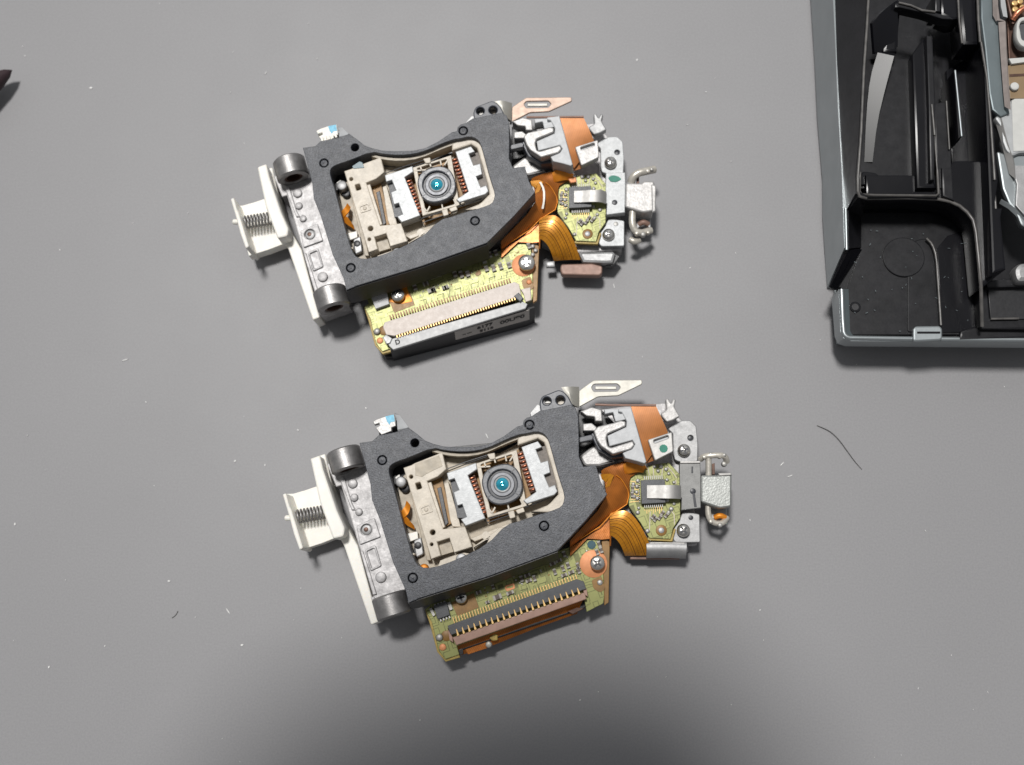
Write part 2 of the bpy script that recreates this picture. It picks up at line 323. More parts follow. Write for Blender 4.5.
# ------------------------------------------------------------------ the laser pickups
TH, TR = -0.006917811, Vector((-11.8913, 53.2417, 0))     # the upper pickup lies like the lower one, moved and turned by this
BASE = un(500, 520, 0)
RM = Matrix.Rotation(TH, 3, 'Z')
class Unit:
    def __init__(s, upper, label):
        s.up = upper
        loc = (RM @ BASE + TR) if upper else BASE
        s.root = thing('laser_pickup', label, 'laser pickup', loc, TH if upper else 0, 'laser pickups lying on the grey mat')
    def q(s, t, h):
        p = un(t[0], t[1], TOPZ+h)
        if t[2]: p = RM.transposed() @ (p-TR)
        return p-BASE
    def p(s, tr, h):
        t = T(tr)
        if not isinstance(h, (list, tuple)): h = [h]*len(t)
        return [s.q(a, b) for a, b in zip(t, h)]
    def circ(s, tr, h, r, n=20, sq=0):
        c = s.p(tr, h)[0]
        return [c+Vector((r*math.cos(2*math.pi*i/n), r*math.sin(2*math.pi*i/n), 0)) for i in range(n)]
    def pl(s, name, tr, h, th, m, parent=None, bev=0.1, rnd=0, sm=0, holes=()):
        o = s.p(tr, h) if isinstance(tr, str) else tr
        if rnd: o = roundc(o, rnd)
        if sm: o = chaikin(o, sm)
        hs = []
        for k in holes:
            if isinstance(k, tuple): hs.append(s.circ(k[0], h, k[1]))
            elif isinstance(k, list): hs.append(k)
            else: hs.append(roundc(s.p(k, h), 0.25))
        return prism(name, [o]+hs, s.root.location.z+h+TOPZ-BASE.z if 0 else TOPZ+h-BASE.z, th, m, parent or s.root, bev)
    def disc(s, name, tr, h, r, th, m, parent=None, dome=0.12, n=24):
        c = s.p(tr, h)[0]
        d = min(dome, r*0.6, th*0.6)
        prof = [(r, -th), (r, -d), (r-d*0.35, -d*0.3), (r-d, 0), (0.001, 0)]
        return lathe(name, prof, Matrix.Translation(c), m, parent or s.root, n)
    def bar(s, name, tr, wd, h, th, m, parent=None, bev=0.06, ext=0):
        a, b = s.p(tr, h)
        d = (b-a).normalized(); nn = Vector((-d.y, d.x, 0))*wd/2
        a = a-d*ext; b = b+d*ext
        return prism(name, [[a+nn, b+nn, b-nn, a-nn]], TOPZ+h-BASE.z, th, m, parent or s.root, bev)
    def tb(s, name, tr, h, r, m, parent=None, sm=2, n=8):
        return tube(name, s.p(tr, h), r, m, parent or s.root, n, sm)
    def st(s, name, ta, ha, tb_, hb, th, m, parent=None, sm=2, across=4, sag=0):
        return strip(name, s.p(ta, ha), s.p(tb_, hb), th, m, parent or s.root, sm, across, sag)
    def row(s, name, tr, n, ln, wd, h, th, m, parent, tip=1.0):
        """a row of n contact pins between two points; each pin its own object"""
        a, b = s.p(tr, h)
        d = (b-a).normalized(); nn = Vector((-d.y, d.x, 0))
        P = [d*wd*tip/2+nn*ln/2, -d*wd*tip/2+nn*ln/2, -d*wd/2-nn*ln/2, d*wd/2-nn*ln/2]
        o = prism(name, [P], 0, th, m, parent, 0.04)
        for i in range(n):
            k = o if i == 0 else o.copy()
            if i: COL.objects.link(k); k.parent = parent
            q_ = a.lerp(b, i/(n-1)); k.location = (q_.x, q_.y, TOPZ+h-BASE.z)
    def screw(s, tr, h, r, parent=None, tall=0.45, m='screwmetal', turn=0.3):
        c = s.p(tr, h)[0]
        prof = [(r*0.98, -0.9), (r, -tall), (r*0.93, -tall*0.5), (r*0.75, -tall*0.18), (r*0.45, -0.03), (0.001, 0)]
        v, f = lathe_geo(prof, 24, Matrix.Translation(c))
        nf = len(f)
        for k in (0, 1):
            M = Matrix.Translation(c) @ Matrix.Rotation(turn+k*math.pi/2, 4, 'Z')
            b0 = len(v)
            for z in (-0.3, 0.03):
                for x, y in ((-.62, -.15), (.62, -.15), (.62, .15), (-.62, .15)):
                    v.append(M @ Vector((x*r, y*r, z-(0.03*r if z > 0 else 0))))
            f += [(b0, b0+1, b0+2, b0+3), (b0+4, b0+5, b0+6, b0+7)]+[(b0+i, b0+(i+1) % 4, b0+4+(i+1) % 4, b0+4+i) for i in range(4)]
        o = mesh('screw', v, f, [m, 'groove'], parent or s.root)
        for i, pg in enumerate(o.data.polygons):
            if i >= nf: pg.material_index = 1
        return o
    def cap(s, tr, ang, h, parent, L=1.15, W=0.62, name='capacitor'):
        c = s.p(tr, h)[0]
        M = Matrix.Translation((c.x, c.y, c.z)) @ Matrix.Rotation(ang, 4, 'Z')
        v, f, mi = [], [], []
        for x0, x1, e, k in ((-L/2, -L*0.24, 0.03, 1), (-L*0.24, L*0.24, 0, 0), (L*0.24, L/2, 0.03, 1)):
            b0 = len(v); y = W/2+e
            for z in (0, 0.5+e):
                kk = 1 if z == 0 else 0.86
                for x, yy in ((x0, -y*kk), (x1, -y*kk), (x1, y*kk), (x0, y*kk)): v.append(M @ Vector((x, yy, z)))
            g = [(b0, b0+1, b0+2, b0+3), (b0+4, b0+5, b0+6, b0+7)]+[(b0+i, b0+(i+1) % 4, b0+4+(i+1) % 4, b0+4+i) for i in range(4)]
            f += g; mi += [k]*6
        o = mesh(name, v, f, ['cap', 'capend'], parent, False)
        for pg, k in zip(o.data.polygons, mi): pg.material_index = k
        return o

def build_pickup(upper, label):
    U = Unit(upper, label)
    R_ = U.root
    # ---- die-cast chassis and its rail bearings
    ch = U.pl('chassis', 'X 337.5,473 362,466 400,459 560,468 592,474 598,520 575,532 408,586 400,597 374,600', -6.4, 5.0, 'cast', bev=0.25)
    for tr, r in (('A 525,595', 0.85), ('A 535,685', 0.7), ('B 565,75', 0.65), ('B 705,492', 0.95)):
        U.disc('boss', tr, -5.95, r, 0.6, 'cast', ch, 0.25)
    sq = U.pl('screw_seat', 'B 550,165 665,112 705,235 572,285', -6.0, 0.6, 'cast', ch, 0.12, 0.25, holes=[('B 615,190', 1.0)])
    U.disc('screw', 'B 615,190', -6.15, 0.92, 0.5, 'dullsteel', ch, 0.2)
    U.disc('screw_recess', 'B 612,188', -6.12, 0.42, 0.4, 'bore', ch, 0.05)
    U.pl('raised_panel', 'B 600,318 672,285 712,420 640,455', -6.05, 0.5, 'cast', ch, 0.15, 0.4, holes=['B 616,328 664,306 696,412 650,436'])
    U.pl('cast_rib', 'B 575,330 590,322 680,600 655,606', -5.9, 0.6, 'cast', ch, 0.15)
    U.pl('cast_rib', 'A 440,560 470,548 520,715 545,765 520,765', -6.0, 0.6, 'cast', ch, 0.15)
    axis = (U.p('X 388.5,607', -4.3)[0]-U.p('X 345.5,459', -4.3)[0]).normalized()
    for tr in ('X 346,460', 'X 391.5,605.5'):
        c = U.p(tr, -4.3)[0]
        z = axis; x = z.cross(Vector((0, 0, 1))).normalized(); y = z.cross(x)
        M = Matrix.Translation(c) @ Matrix((x, y, z)).transposed().to_4x4()
        ro, ri, hl = 2.95, 1.65, 1.9
        be = lathe('rail_bearing', [(ri, hl-1.4), (ri, hl-0.15), (ri+0.2, hl), (ro-0.25, hl), (ro, hl-0.25), (ro, -hl+0.25), (ro-0.25, -hl), (ri+0.2, -hl), (ri, -hl+0.15), (ri, -hl+1.4)], M, 'bearing', R_, 40)
        for s_ in (1, -1):
            lathe('bore', [(ri-0.02, -0.5), (ri-0.02, 0.5), (ri-0.35, 0.52), (ri-0.4, -0.5)], M @ Matrix.Translation((0, 0, s_*(hl-0.75))), 'bore', be, 30)
    U.pl('bearing_foot', 'A 360,470 585,400 600,560 420,620', -6.5, 5.5, 'cast', ch, 0.2)
    U.pl('bearing_foot', 'B 640,620 850,560 880,690 690,760', -6.5, 5.5, 'cast', ch, 0.2)
    # ---- white rack latch with its spring
    la = U.pl('latch', 'A 255,437 352,405 430,765; B 560,290; X 378.5,622 371,625; B 470,290; A 320,720', -6.6, 5.4, 'white', bev=0.25, rnd=0.3)
    U.pl('latch_spine', 'A 256,438 318,414 338,500; B 425,60 478,180 470,232 402,248; A 318,720', -3.2, 5.0, 'white', la, 0.3, 0.4)
    U.pl('latch_floor', 'A 96,662 150,660 220,640; A 320,606; B 470,222 420,240 330,276 200,318', -8.3, 2.6, 'white', la, 0.1)
    U.pl('latch_jaw', 'A 78,664 102,656 125,740; B 135,55 212,306 188,322 150,215 125,120', -3.1, 7.4, 'white', la, 0.25, 0.3)
    a, b = U.p('B 165,108 345,78', -5.9)
    d = (b-a); L = d.length; d.normalize(); u_ = Vector((0, 0, 1)); v_ = d.cross(u_)
    pts = []
    turns = 8.5
    for i in range(int(turns*14)+1):
        k = i/(turns*14); an = k*turns*2*math.pi
        pts.append(a+d*(L*k)+(u_*math.cos(an)+v_*math.sin(an))*1.15)
    tube('spring', pts, 0.17, 'bearing', la, 6, 0)
    tb = U.p('B 120,115', -4.5)[0]
    lathe('latch_peg', [(0.5, 0), (0.5, 0.8), (0.3, 1.0), (0.001, 1.0)], Matrix.Translation(tb+Vector((0.3, 0, 0))) @ Matrix.Rotation(-math.pi/2, 4, 'Y'), 'white', la, 12)
    # ---- black top frame
    ring = ['A 715,447', 'B 910,497', 'D 507,158', 'E 982,420']
    op = U.p('C 118,445 130,415 170,393 240,370 400,303 480,322 590,331 690,322 780,295 880,246 960,217; D 480,215 550,199 595,212 625,245 650,330 690,480 732,605 722,665 690,692 540,740; E 1010,325 840,385 738,412 620,540 420,637 270,690 188,682 150,632 90,430 30,200 0,110', 0)
    fr = U.p('A 570,337 652,326 690,290 800,268 875,242; C 240,172 300,216 350,258 400,278 470,296 560,301 680,298 760,281 850,233 940,168; D 464,160 470,130 490,112 515,106 570,70 770,30 800,52 818,110 822,250 822,360 850,425 930,415 960,520 1002,602 868,765; F 700,106 350,236 0,347; X 408.5,603 405.5,590; B 785,400 700,125 650,0; A 640,600', 0)
    holes = [chaikin(op, 1), U.circ('A 923,337', 0, 0.74)]+[U.circ(k, 0, 0.84) for k in ring]
    frame = prism('top_frame', [fr]+holes, TOPZ-BASE.z, 4.6, 'frame', R_, 0.09)
    U.st('frame_skirt', 'X 408.3,602.5; F 0,346 350,235.5 700,105.5', [-0.5]*4, 'X 410,608; F 0,388 350,276 706,145', [-5.0]*4, 0.5, 'black', frame, 0)
    for k in ring:
        pn = U.disc('locating_pin', k, -0.06, 0.64, 3.5, 'frame', frame, 0.12)
        U.disc('pin_dimple', k, 0.0, 0.2, 0.3, 'groove', pn, 0.04, 10)
    U.pl('hole_floor', U.circ('A 923,337', -2, 1.0), -3.5, 0.5, 'black', frame)
    U.pl('mounting_ear', 'R 95,230 120,165 200,135 290,98 345,115 390,165 440,260 480,300 380,330 180,345 110,345', -1.0, 3.0, 'frame_dark', frame, 0.2, 0.4, holes=[('R 310,205', 0.72), ('R 172,215', 0.68)])
    U.pl('ear_fill', 'R 230,140 400,150 400,280 230,280', -3.0, 0.6, 'beige', frame)
    U.pl('ear_fill', 'R 150,185 215,185 215,240 150,240', -2.6, 0.8, 'tin', frame)
    U.pl('rear_wall', 'R 0,335 75,245 110,260 115,345 20,400', -2.2, 3, 'dullsteel', frame)
    # corner clip with the blue mark
    cl = U.pl('corner_clip', 'A 655,200 680,185 738,165 792,155 803,228 775,240 775,262 710,286 690,265 672,240 700,225 695,212 665,222', -1.6, 1.2, 'white' if upper else 'holder_lit', bev=0.12)
    U.pl('paint_mark', 'A 735,168 788,156 796,200 770,205 762,222 745,200', -1.55, 0.2, 'blue', cl, 0.04)
    if upper:
        for i in range(5): U.pl('clip_tooth', 'a %d,%d %d,%d %d,%d %d,%d' % (640+i*22, 300-i*5, 654+i*22, 296-i*5, 660+i*22, 325-i*6, 645+i*22, 328-i*6), -1.0, 0.5, 'white', cl)
    U.st('clip_flank', 'A 795,150 830,165 885,245', [-4.0, -3.4, -0.8], 'A 800,165 812,200 815,258', [-4.2, -3.0, -0.8], 0.4, 'holder', frame, 0)
    U.pl('clip_base', 'A 690,240 830,180 840,270 700,320', -4.2, 2.5, 'black', frame)
    # ---- beige actuator carrier inside the frame
    tr_ = U.pl('carrier_tray', 'X 397,482 413,467 440,457 470,458 500,453 524,440 550,440 570,500 560,515 520,528 490,552 430,575 412,572', -4.2, 1.4, 'beige2', bev=0.1)
    U.pl('shadow_underlay', 'X 386,466 440,448 560,436 574,500 520,532 420,578', -5.6, 0.5, 'black', tr_, 0.05)  # black sheet added to paint the shadowed gap round the tray
    for tr in ('E 28,232 50,240 62,285 44,275', 'E 110,480 128,470 140,500 118,512', 'E 160,500 205,495 215,560 195,615 168,630 150,580', 'E 8,110 40,95 60,130 30,160', 'E 60,150 95,145 105,200 75,205'):
        U.pl('carrier_gap', tr, -3.9, 0.6, 'black', tr_, 0.05, 0.2)
    rim_o = U.p('D 430,235 550,190 600,205 632,245 657,330 697,480 740,605 730,670 695,700 540,750; E 1010,335; E 900,330 1000,290; D 640,655 690,600 680,540 640,400 600,270 560,245 430,290', -1.0)
    prism('carrier_rim', [rim_o], TOPZ-1.0-BASE.z, 3.0, 'beige', tr_, 0.25)
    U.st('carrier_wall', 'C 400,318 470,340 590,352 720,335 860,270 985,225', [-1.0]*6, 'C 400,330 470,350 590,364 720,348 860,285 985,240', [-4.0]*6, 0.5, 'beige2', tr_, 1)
    blk = U.p('C 213,432 263,415 285,402 460,333 487,440 433,488; E 238,134 338,440 478,424 525,553 408,590 378,497 300,522 324,608 262,632', -0.9)
    hol = [U.circ('E 130,103', 0, 0.32), roundc(U.p('E 160,148 192,140 204,180 172,190', -0.9), 0.2), U.circ('E 272,461', -0.9, 0.45), U.circ('E 265,538', -0.9, 0.28), roundc(U.p('C 283,462 288,415 430,368 440,395', -0.9), .1) if upper and 0 else U.circ('E 150,600', -0.9, 0.2)]
    pb = prism('prism_block', [blk]+hol, TOPZ-0.9-BASE.z, 3.0, 'beige', tr_, 0.15)
    if upper:
        U.pl('dark_window', 'v 225,165 300,115 330,125 350,180 240,190', -0.8, 0.3, 'teal', pb, 0.04)
    else:
        U.pl('recess_shade', 'C 290,480 285,410 440,352 462,420 360,470 330,490', -0.82, 0.12, 'beige2', pb, 0.03)  # darker patch paints the shade in the block's recess
    U.pl('moulded_mark', 'E 185,302 255,275 275,328 205,352', -0.75, 0.22, 'beige', pb, 0.05, 0.2, holes=['E 197,309 249,289 263,323 212,341'])
    U.disc('moulded_dot', 'E 230,316', -0.75, 0.35, 0.3, 'beige', pb, 0.12)
    U.pl('slit_wall', 'E 238,146 262,140 350,425 330,438', -1.3, 2.0, 'beige', pb, 0.08)
    U.pl('slit_floor', 'E 262,140 330,110 400,400 345,430', -3.4, 0.5, 'goldpad', pb, 0.05)
    U.pl('glass_strip', 'E 300,180 325,170 372,400 352,420', -2.9, 0.4, 'chip', pb, 0.1)
    U.pl('ramp', 'E 345,150 372,140 450,420 480,428 400,425 385,390', -2.2, 1.5, 'beige', pb, 0.1)
    U.pl('recess_floor', 'E 300,520 378,497 405,585 325,610', -2.6, 0.6, 'beige2', pb, 0.05)
    # strip of little parts beside the block
    U.pl('edge_board', 'E 95,60 118,52 262,640 235,640', -2.4, 1.6, 'beige2', tr_, 0.1)
    U.disc('set_screw', 'E 68,138', -1.9, 0.95, 2.0, 'dullsteel', tr_, 0.3)
    U.disc('set_screw', 'E 95,180', -3.3, 0.8, 0.9, 'black', tr_, 0.2)
    U.st('glue_thread', 'E 62,345 72,330 95,300 105,262', [-2.6, -2.0, -1.8, -2.8], 'E 75,385 100,362 122,338 128,290', [-2.9, -1.5, -1.6, -2.8], 0.25, 'orange', tr_, 2)
    U.st('glue_thread', 'E 70,352 95,358 125,385 150,420', [-2.5, -1.9, -1.7, -3.0], 'E 72,385 95,400 125,425 155,442', [-3.0, -2.4, -2.4, -3.2], 0.25, 'orange', tr_, 2)
    if not upper: U.disc('glue_bead', 'E 215,690', -1.2, 0.75, 1.6, 'orange', tr_, 0.4)
    U.pl('ribbed_post', 'E 150,515 200,490 215,600 165,625', -3.0, 1.0, 'dullsteel', tr_, 0.2, 0.3)
    U.disc('post_hole', 'E 178,545', -2.9, 0.6, 0.6, 'black', tr_, 0.1)
    U.pl('shim', 'E 30,110 60,90 75,130 50,150', -2.8, 0.6, 'tin', tr_, 0.1)
    U.pl('shim', 'E 110,470 175,455 180,500 130,520', -3.0, 0.6, 'white', tr_, 0.1)
    # ribs at the lower right of the tray
    U.pl('carrier_rib', 'E 510,500 770,400 800,420 740,440 540,520', -2.6, 1.4, 'beige', tr_, 0.12)
    U.pl('carrier_rib', 'E 525,555 620,490 700,430 735,425 610,560 540,600', -1.8, 2.0, 'beige', tr_, 0.15, holes=[('E 612,482', 0.55)])
    U.pl('carrier_rib', 'E 320,640 430,600 470,590 540,600 420,655 300,690', -2.2, 1.6, 'beige', tr_, 0.12)
    U.disc('half_disc', 'E 455,632', -1.3, 0.95, 1.2, 'dullsteel', tr_, 0.2)
    # dark void under the lens
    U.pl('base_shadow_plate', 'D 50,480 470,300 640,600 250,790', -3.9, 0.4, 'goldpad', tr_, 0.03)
    # ---- yoke and lens actuator
    yo = U.pl('yoke_plate', 'E 362,82 450,52 548,18 556,58 498,98 608,372 482,420 456,385 452,378 488,362 460,282 428,292 405,205 440,190 410,118 372,130', -0.7, 2.6, 'yoke', bev=0.12)
    U.pl('yoke_slot_floor', 'E 380,110 430,110 490,370 430,370', -1.9, 0.8, 'chip', yo, 0.05)
    yo2 = U.pl('yoke_plate', 'D 455,300 560,262 588,300 548,315 580,398 625,385 640,462 600,478 632,555 668,540 686,582 665,605 490,662 468,640 548,585', -0.7, 2.6, 'yoke', bev=0.12)
    U.pl('yoke_slot_floor', 'D 540,310 610,290 690,560 620,560', -1.9, 0.8, 'taupe', yo2, 0.05)
    ac = U.pl('lens_cage', 'C 676,405 806,362 935,318; E 872,292 745,332 622,368', -1.3, 1.3, 'beige', bev=0.1, holes=['C 705,410 905,345; E 838,285 645,345'])
    for tr in ('C 725,390 740,430', 'C 790,370 800,400', 'C 860,345 870,390', 'C 925,335 890,390', 'E 660,350 630,310', 'E 760,325 750,280', 'E 850,290 830,250', 'E 640,360 670,300', 'E 560,45 640,40'):
        U.bar('cage_rib', tr, 0.28, -1.25, 1.0, 'beige', ac)
    for tr in ('C 745,345 795,335 800,375 765,380', 'E 750,330 790,320 800,365 765,375', 'E 880,250 900,245 905,280 880,290', 'E 800,320 850,300 860,330 815,345'):
        U.pl('cage_boss', tr, -1.0, 1.0, 'beige', ac, 0.12, 0.2)
    for a_, b_ in (('E 517,100', 'E 600,350'), ('D 445,330', 'D 535,585')):
        U.bar('coil_core', a_+'; '+b_, 1.3, -2.1, 1.4, 'bore', ac, 0.1)
        for j in range(10):
            pa, pb_ = U.p(a_, -1.9)[0], U.p(b_, -1.9)[0]
            c = pa.lerp(pb_, (j+0.6)/10.2)
            dd = (pb_-pa).normalized(); nn = Vector((-dd.y, dd.x, 0))
            tube('coil_winding', [c-nn*0.5+Vector((0, 0, -0.4)), c-nn*0.35+Vector((0, 0, 0.1)), c+nn*0.35+Vector((0, 0, 0.1)), c+nn*0.5+Vector((0, 0, -0.4))], 0.19, 'copper', ac, 8, 1)
    for tr, hh in (('C 490,440 610,395 750,350', [-1.9, -1.8, -1.6]), ('C 500,452 620,405 745,362', [-2.8, -2.7, -2.5]), ('E 600,385 700,352 765,330', [-1.9, -1.8, -1.6]), ('E 620,400 720,365 800,340', [-2.8, -2.7, -2.5]), ('E 860,300 960,265 1020,240', [-1.6, -1.9, -2.0])):
        U.tb('suspension_wire', tr, hh, 0.09, 'chip', ac, 0, 6)
    # lens holder
    lc = U.p('D 333,535', 0)[0]
    hp = []
    for i in range(48):
        an = 2*math.pi*i/48+0.3
        r = 3.44+0.11*math.cos(4*(an-1.1))
        hp.append(Vector((lc.x+r*math.cos(an), lc.y+r*math.sin(an), 0)))
    hole = [Vector((lc.x+2.42*math.cos(2*math.pi*i/40), lc.y+2.42*math.sin(2*math.pi*i/40), 0)) for i in range(40)]
    lh = prism('lens_holder', [hp, hole], TOPZ-0.25-BASE.z, 1.9, 'lensring', R_, 0.22)
    z0 = TOPZ-BASE.z
    ML = Matrix.Translation((lc.x, lc.y, z0))
    for ang, ln in ((0.9, 0.9), (-0.6, 0.9), (2.4, .9), (3.9, .9)):
        c = Vector((lc.x+2.95*math.cos(ang), lc.y+2.95*math.sin(ang), 0)); d_ = Vector((math.cos(ang), math.sin(ang), 0)); n_ = Vector((-d_.y, d_.x, 0))
        prism('holder_notch', [[c+d_*.55+n_*.11, c-d_*.5+n_*.07, c-d_*.5-n_*.07, c+d_*.55-n_*.11]], z0-0.235, 0.2, 'groove', lh, 0.01)
    lathe('holder_groove', [(2.6, -1.6), (2.6, -0.75), (1.7, -0.75), (1.7, -1.6)], ML, 'groove', lh, 40)
    lathe('lens_seat', [(2.05, -1.2), (2.05, -0.55), (1.95, -0.45), (1.5, -0.45), (1.15, -0.7), (0.9, -0.75), (0.9, -1.2)], ML, 'lensmid', lh, 40)
    lathe('lens_rim', [(1.36, -1.0), (1.36, -0.50), (1.25, -0.38), (1.12, -0.42), (1.0, -0.62), (1.0, -1.0)], ML, 'lensrim', lh, 40)
    le = lathe('lens', [(1.04, -0.9)]+[(1.04*math.cos(k*math.pi/16), -0.58+0.42*math.sin(k*math.pi/16)) for k in range(8)]+[(0.001, -0.24)], ML, 'glass', R_, 32, 60)
    # ---- main circuit board and its connector
    pcb = U.pl('circuit_board', 'F 25,405 50,385; X 427,596 520,565 588,540; F 905,42 925,80 935,200 940,340 935,375 850,418 838,356 188,592 200,635 130,660 95,615 60,470', -7.3, 0.9, 'pcb', bev=0.08)
    U.pl('board_rim', 'F 25,405 40,398 75,470 110,610 132,650 195,630 205,650 130,672 88,622 50,480', -7.6, 1.0, 'pcbedge', pcb, 0.08)
    U.pl('board_stiffener', 'F 925,40 968,60 962,370 940,385 935,200', -7.5, 1.0, 'goldpad', pcb, 0.08)
    U.pl('board_carrier', 'X 430,600 590,550; F 920,330 840,400 200,620 120,600', -8.4, 3.6 if upper else 4.2, 'black', pcb, 0.2)
    # pads
    gp = U.pl('screw_pad', 'F 160,370 275,322 300,395 190,440', -7.24, 0.12, 'goldpad', pcb, 0.03)
    if upper:
        U.pl('screw_pad', 'e 195,262 230,190 290,185 300,225 320,262 260,275', -7.2, 0.12, 'orange', pcb, 0.03, 0.3)
    U.screw('F 208,345', -5.9, 1.05 if not upper else 1.25, pcb)
    U.disc('copper_ring', 'F 885,172', -7.22, 2.35 if not upper else 2.1, 0.15, 'pad', pcb, 0.04, 32)
    U.screw('F 905,168', -5.4, 1.25 if not upper else 1.5, pcb, turn=0.9)
    U.pl('solder_land', 'F 875,255 925,235 945,300 920,320 885,300', -7.22, 0.12, 'goldpad', pcb, 0.03, 0.4)
    U.disc('solder_dot', 'F 918,268', -7.0, 0.5, 0.4, 'tin' if not upper else 'pad', pcb, 0.3)
    U.disc('solder_dot', 'F 98,548', -6.6, 0.62, 0.9, 'tin', pcb, 0.4)
    U.disc('solder_land', 'F 135,540', -7.2, 0.9, 0.2, 'goldpad', pcb, 0.05)
    U.disc('copper_dot', 'F 115,598', -7.1, 0.6, 0.3, 'pad', pcb, 0.2)
    if not upper:
        U.pl('ink_dot', U.circ('F 875,75', -7.2, 0.75, 9), -7.2, 0.12, 'teal', pcb, 0.03)
    BA = 0.36                                       # slope of the board
    if not upper:
        ic = U.pl('driver_chip', 'P 135,470 270,425 305,560 180,605', -6.3, 1.0, 'chip', pcb, 0.08)
        U.row('chip_lead', 'P 155,465 250,432', 4, 0.55, 0.3, -6.5, 0.5, 'tin', ic)
        U.row('chip_lead', 'P 210,612 300,580', 4, 0.55, 0.3, -6.8, 0.4, 'tin', ic)
        U.bar('solder_fillet', 'P 105,490 145,570', 0.5, -6.8, 0.4, 'tin', pcb); U.bar('solder_fillet', 'P 290,430 320,510', 0.6, -6.8, 0.4, 'tin', pcb)
        for tr, an in (('N 545,290', 1.9), ('N 578,385', 1.9), ('N 605,445', BA), ('N 535,410', 1.9), ('N 545,468', BA), ('N 500,345', BA), ('N 448,372', BA), ('N 465,440', 1.9), ('N 232,470', BA), ('N 245,515', BA), ('N 183,500', 1.9), ('N 292,495', 1.9), ('N 842,205', 1.9), ('N 825,272', 1.9), ('N 858,255', 1.9), ('N 662,388', 1.9), ('N 668,430', 1.9)):
            U.cap(tr, an, -7.3, pcb, 1.05, 0.55)
        U.cap('P 790,378', BA, -7.3, pcb, 1.5, 0.9); U.cap('P 600,330', BA, -7.3, pcb, 0.9, 0.6); U.cap('P 920,335', BA, -7.3, pcb, 1.3, 0.6)
        U.cap('P 745,275', 1.9, -7.3, pcb, .8, .5); U.cap('P 690,430', BA, -7.4, pcb, .7, .5, 'resistor')
        U.pl('copper_mark', 'P 865,290 870,260 960,235 970,290 885,320', -7.22, 0.12, 'pad', pcb, 0.02, 0.2, holes=['P 880,290 885,272 945,255 950,280'])
    else:
        ic = U.pl('driver_chip', 'e 105,235 185,205 200,275 130,300', -6.3, 1.0, 'greyconn', pcb, 0.08)
        for tr, an in (('n 192,648', 1.9), ('n 240,650', 1.9), ('n 290,645', 1.9), ('n 432,605', 1.9), ('n 487,600', 1.9), ('n 540,585', 1.9), ('n 458,500', 1.9), ('n 505,485', 1.9), ('n 414,540', 1.9), ('n 605,578', 1.9), ('n 757,432', 1.9), ('n 20,770', BA), ('n 115,750', BA)):
            U.cap(tr, an, -7.3, pcb, 1.3 if '240' in tr or '487' in tr or '540' in tr else 1.05, 0.7)
        U.cap('d 585,705', BA, -7.3, pcb, 1.5, 0.9); U.cap('d 675,687', BA, -7.3, pcb, 1.1, 0.7); U.cap('d 548,665', BA, -7.3, pcb, 1.0, 0.7); U.cap('d 480,690', 1.9, -7.3, pcb, 1., .7)
        U.bar('shield_can', 'd 565,620 645,595', 0.8, -6.8, 0.5, 'tin', pcb)
        U.pl('test_pad', 'n 340,640 380,605 395,640 360,660', -7.2, 0.15, 'goldpad', pcb, 0.03, 0.3)
        U.disc('test_pad', 'n 575,465', -7.15, 0.5, 0.2, 'goldpad', pcb, 0.05)
        for k in range(9):
            U.disc('solder_dot', 'n %d,%d' % (785+(k % 2)*22, 235+k*32), -6.9, 0.42, 0.5, 'tin', pcb, 0.3, 12)
    random.seed(11 if upper else 5)
    for k in range(26):                              # small vias between the parts
        x = random.uniform(330, 860); y = 480-0.36*x-random.uniform(5, 75)
        U.disc('via', 'F %d,%d' % (x, y), -7.26, 0.16, 0.1, 'tin' if k % 2 else 'goldpad', pcb, 0.02, 8)
    for k in range(16):                              # conductor lines that fan out of the connector
        x = 330+k*31; y = 462-0.36*(x-172)*0.955
        U.bar('board_trace', 'F %d,%d %d,%d' % (x, y-6, x-4+(k*7) % 9, y-16-(k*13) % 34), 0.10, -7.24, 0.06, 'olive', pcb, 0.01)
        if k % 3 == 0: U.bar('board_trace', 'F %d,%d %d,%d' % (x-4, y-34, x+34, y-46), 0.10, -7.24, 0.06, 'olive', pcb, 0.01)
    if not upper:
        cn = U.pl('ribbon_connector', 'F 140,488 800,250 835,262 848,300 160,535 150,520', -5.9, 1.5, 'chip', bev=0.08)
        U.row('contact_pin', 'F 172,462 798,243', 46, 1.1, 0.17, -6.2, 0.5, 'gold', cn)
        U.row('contact_tip', 'F 190,522 808,312', 22, 1.15, 0.42, -5.75, 0.5, 'gold', cn, 0.3)
        fl = U.pl('flip_lock', 'F 165,548 838,318 850,352 185,588', -6.0, 1.6, 'pinkflip', cn, 0.15)
        U.pl('connector_ear', 'F 140,500 165,545 170,575 150,560', -6.4, 1.3, 'pinkflip', cn, 0.08)
        U.pl('connector_ear', 'F 820,265 850,300 856,340 838,330', -6.4, 1.3, 'pinkflip', cn, 0.08)
        fx = U.st('ribbon_flex', 'F 180,578 360,520 600,440 830,355', [-7.6]*4, 'F 195,640 375,585 600,495 800,425', [-9.2, -9.4, -9.4, -9.0], 0.2, 'orange', pcb, 0)
        fx.data.materials[0] = MT['flex']
        U.pl('flex_tab', 'F 225,600 330,570 365,580 350,600 245,635', -8.6, 0.3, 'flex', pcb, 0.05)
        U.pl('flex_notch', 'Q 280,510 335,495 340,550 290,570', -8.3, 0.3, 'black', pcb, 0.05)
        U.disc('flex_rivet', 'Q 597,455', -7.8, 0.55, 1.4, 'plate', pcb, 0.25)
        U.pl('flex_bracket', 'Q 600,385 650,340 690,350 690,410 640,420', -7.9, 0.8, 'pcbedge', pcb, 0.15, 0.2)
